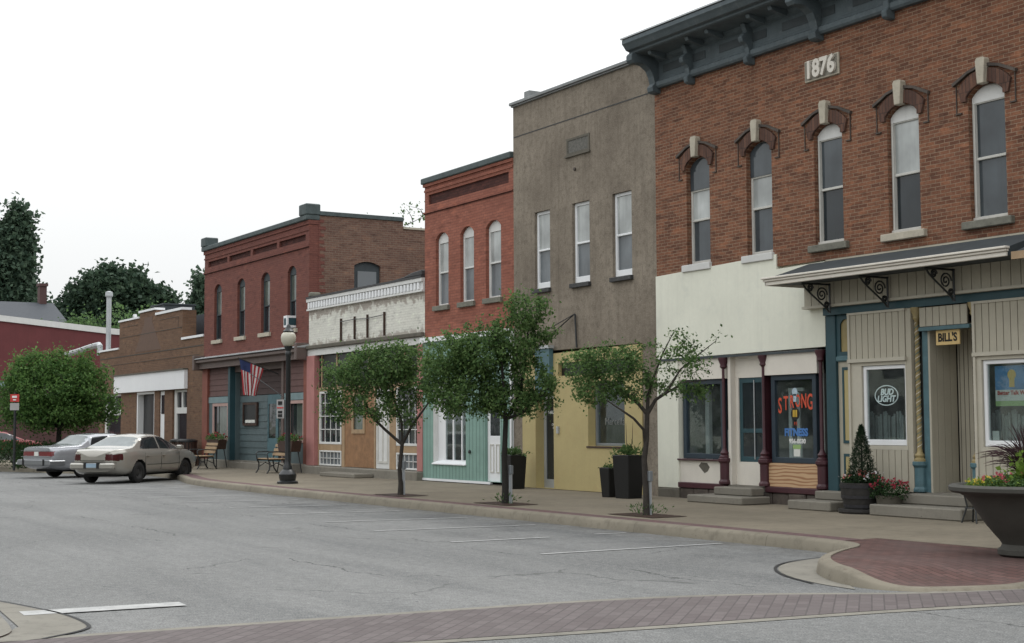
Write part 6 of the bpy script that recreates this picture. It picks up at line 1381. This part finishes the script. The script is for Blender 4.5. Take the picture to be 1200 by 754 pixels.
# half-barrel with spruce
BX, BY = -17.62, -.62
e = empty('barrel_planter', (BX, BY, .15), 'dark half-barrel planter on a round base between the tavern steps', 'planter')
MB().lathe([(.38, 0), (.40, .03), (.40, .07), (.32, .075)], (0, 0, 0), 24).build('base', M['barrel_wood'], e, world=False)
m_ = MB(); m_.lathe([(.29, .08), (.345, .30), (.36, .50), (.325, .50), (.315, .44), (.0, .44)], (0, 0, 0), 24, close=False); m_.build('staves', M['barrel_wood'], e, world=False, smooth=30)
m_ = MB()
for z_, r1 in ((.12, .306), (.27, .345), (.44, .363)): m_.lathe([(r1 - .01, z_ - .025), (r1, z_ - .025), (r1 + .008, z_ + .025), (r1 - .01, z_ + .025)], (0, 0, 0), 24, close=False)
m_.build('hoop', M['barrel_hoop'], e, world=False)
r = np.random.default_rng(141); n_ = 5200; hz = r.uniform(0, 1, n_) ** 1.25; a = r.uniform(0, 6.283, n_); rad = (.25 * (1 - hz) ** .85 + .012) * r.uniform(.6, 1.05, n_) * (1 + .12 * np.sin(a * 5 + hz * 20))
e = empty('dwarf_spruce', (BX, BY, .60), 'small cone-shaped dark spruce in the half-barrel', 'shrub')
leaves('needles', np.column_stack([rad * np.cos(a), rad * np.sin(a), .06 + hz * .92]), .042, M['leaf_conifer'], e, .25, 141, -1.0); MB().tube([(0, 0, -.05), (0, 0, .9)], [.03, .005], 6).build('stem', M['bark_dark'], e, world=False)
flowers((BX, BY, .62), 143, (.36, .30), 1100, 34, 'petal_coral', 'salmon pink and white flowers round the spruce in the half-barrel', h=.20, extra='petal_white', fs=.034, ls=.05, rnd=True, leafm='leaf_hedge')
e = empty('flower_pot', (-17.02, -.62, .15), 'round grey pot beside the half-barrel holding red flowers', 'flower pot')
MB().lathe([(.14, 0), (.19, .12), (.22, .30), (.23, .31), (.20, .31), (.19, .26), (0, .26)], (0, 0, 0), 20, close=False).build('pot', M['footing'], e, world=False, smooth=40)
flowers((-17.02, -.62, .42), 145, (.34, .28), 900, 42, 'petal_red', 'bright crimson flowers in the round pot beside the half-barrel', h=.30, fs=.036, ls=.05, rnd=True, leafm='leaf_hedge')
# small iron stand right of the steps
m_ = MB(); 
for a, b in ((-.14, -.12), (.14, -.12), (-.14, .12), (.14, .12)): m_.tube([(a, b, 0), (a * .55, b * .55, .25), (a * .8, b * .8, .46)], .013, 6)
m_.lathe([(.02, .45), (.17, .45), (.17, .47), (.02, .47)], (0, 0, 0), 16); m_.tube([(-.10, -.09, .22), (.10, -.09, .22)], .008, 5)
loose(m_, 'iron_stand', M['black_iron'], 'small dark iron stand partly behind the big bowl planter', 'stand', (-14.95, -1.0, .15))
# big bowl planter
PX, PY = -10.97, -4.68
e = empty('bowl_planter', (PX, PY, .156), 'very large dark cast bowl planter full of flowers at the right edge', 'planter')
prof = [(0, 0), (.30, 0), (.325, .02), (.325, .07), (.29, .095), (.275, .13), (.30, .17), (.36, .24), (.44, .34), (.53, .47), (.60, .58), (.67, .66), (.73, .69), (.80, .70), (.835, .725), (.84, .765), (.81, .79), (.74, .79), (.70, .76), (.68, .68), (0, .68)]
MB().lathe(prof, (0, 0, 0), 64, close=False).build('bowl', M['bowl'], e, world=False, smooth=40)
MB().lathe([(0, .66), (.69, .70)], (0, 0, 0), 40, close=False).build('soil', M['soil'], e, world=False)
Z0 = .156 + .72
def patch(dx, dy, sp, seed, petal, label, h, leafm, nl=700, nf=60, fs=.035, ls=.05): return flowers((PX + dx, PY + dy, Z0), seed, sp, nl, nf, petal, label, 'bedding_flowers', h, leafm, fs, ls, 'bedding flowers in the bowl planter', rnd=True)
patch(-.22, -.38, (.24, .24), 151, 'petal_yellow', 'yellow flowers at the left rim of the bowl planter', .15, 'leaf_lime', 900, 40, .020, .040)
patch(-.02, -.28, (.26, .30), 152, 'petal_pink', 'pink flowers in the middle front of the bowl planter', .18, 'leaf', 1500, 17, .030, .042)
patch(.25, -.25, (.28, .30), 153, 'petal_pink', 'pink flowers at the right front of the bowl planter', .17, 'leaf', 1500, 15, .030, .042)
patch(.25, .30, (.32, .32), 154, 'petal_coral', 'salmon flowers at the back of the bowl planter', .20, 'leaf', 1000, 14, .030, .045)
patch(-.30, .15, (.28, .3), 155, 'petal_yellow', 'yellow flowers at the back left of the bowl planter', .16, 'leaf_light', 900, 22, .020, .040)
o = leafthing('lime_foliage_plant', np.random.default_rng(156).normal(size=(700, 3)) * np.array([.13, .13, .09]) + np.array([0, 0, .16]), .065, M['leaf_lime'], None, .8, 156, -.3); o.location = (PX + .22, PY - .10, Z0); tag(o, 'bright lime green leafy plant in the bowl planter', 'plant')
gr_ = MB(); rr = random.Random(5)
for k in range(420):
    a = rr.uniform(0, 6.283); ln = rr.uniform(.38, .78); sp = rr.uniform(.15, .9); c_, s_ = math.cos(a), math.sin(a); pts = []
    for t_ in range(7):
        u_ = t_ / 6; pts.append((c_ * (.04 + ln * sp * u_ ** 1.5), s_ * (.04 + ln * sp * u_ ** 1.5), ln * (1.15 * u_ - .75 * sp * u_ ** 2.6)))
    gr_.tube(pts, [.0035, .0035, .003, .003, .0045, .005, .0015], 3)
loose(gr_, 'fountain_grass', M['grass_purple'], 'dark purple fountain grass arching over the bowl planter', 'grass clump', (PX + .02, PY + .10, Z0))
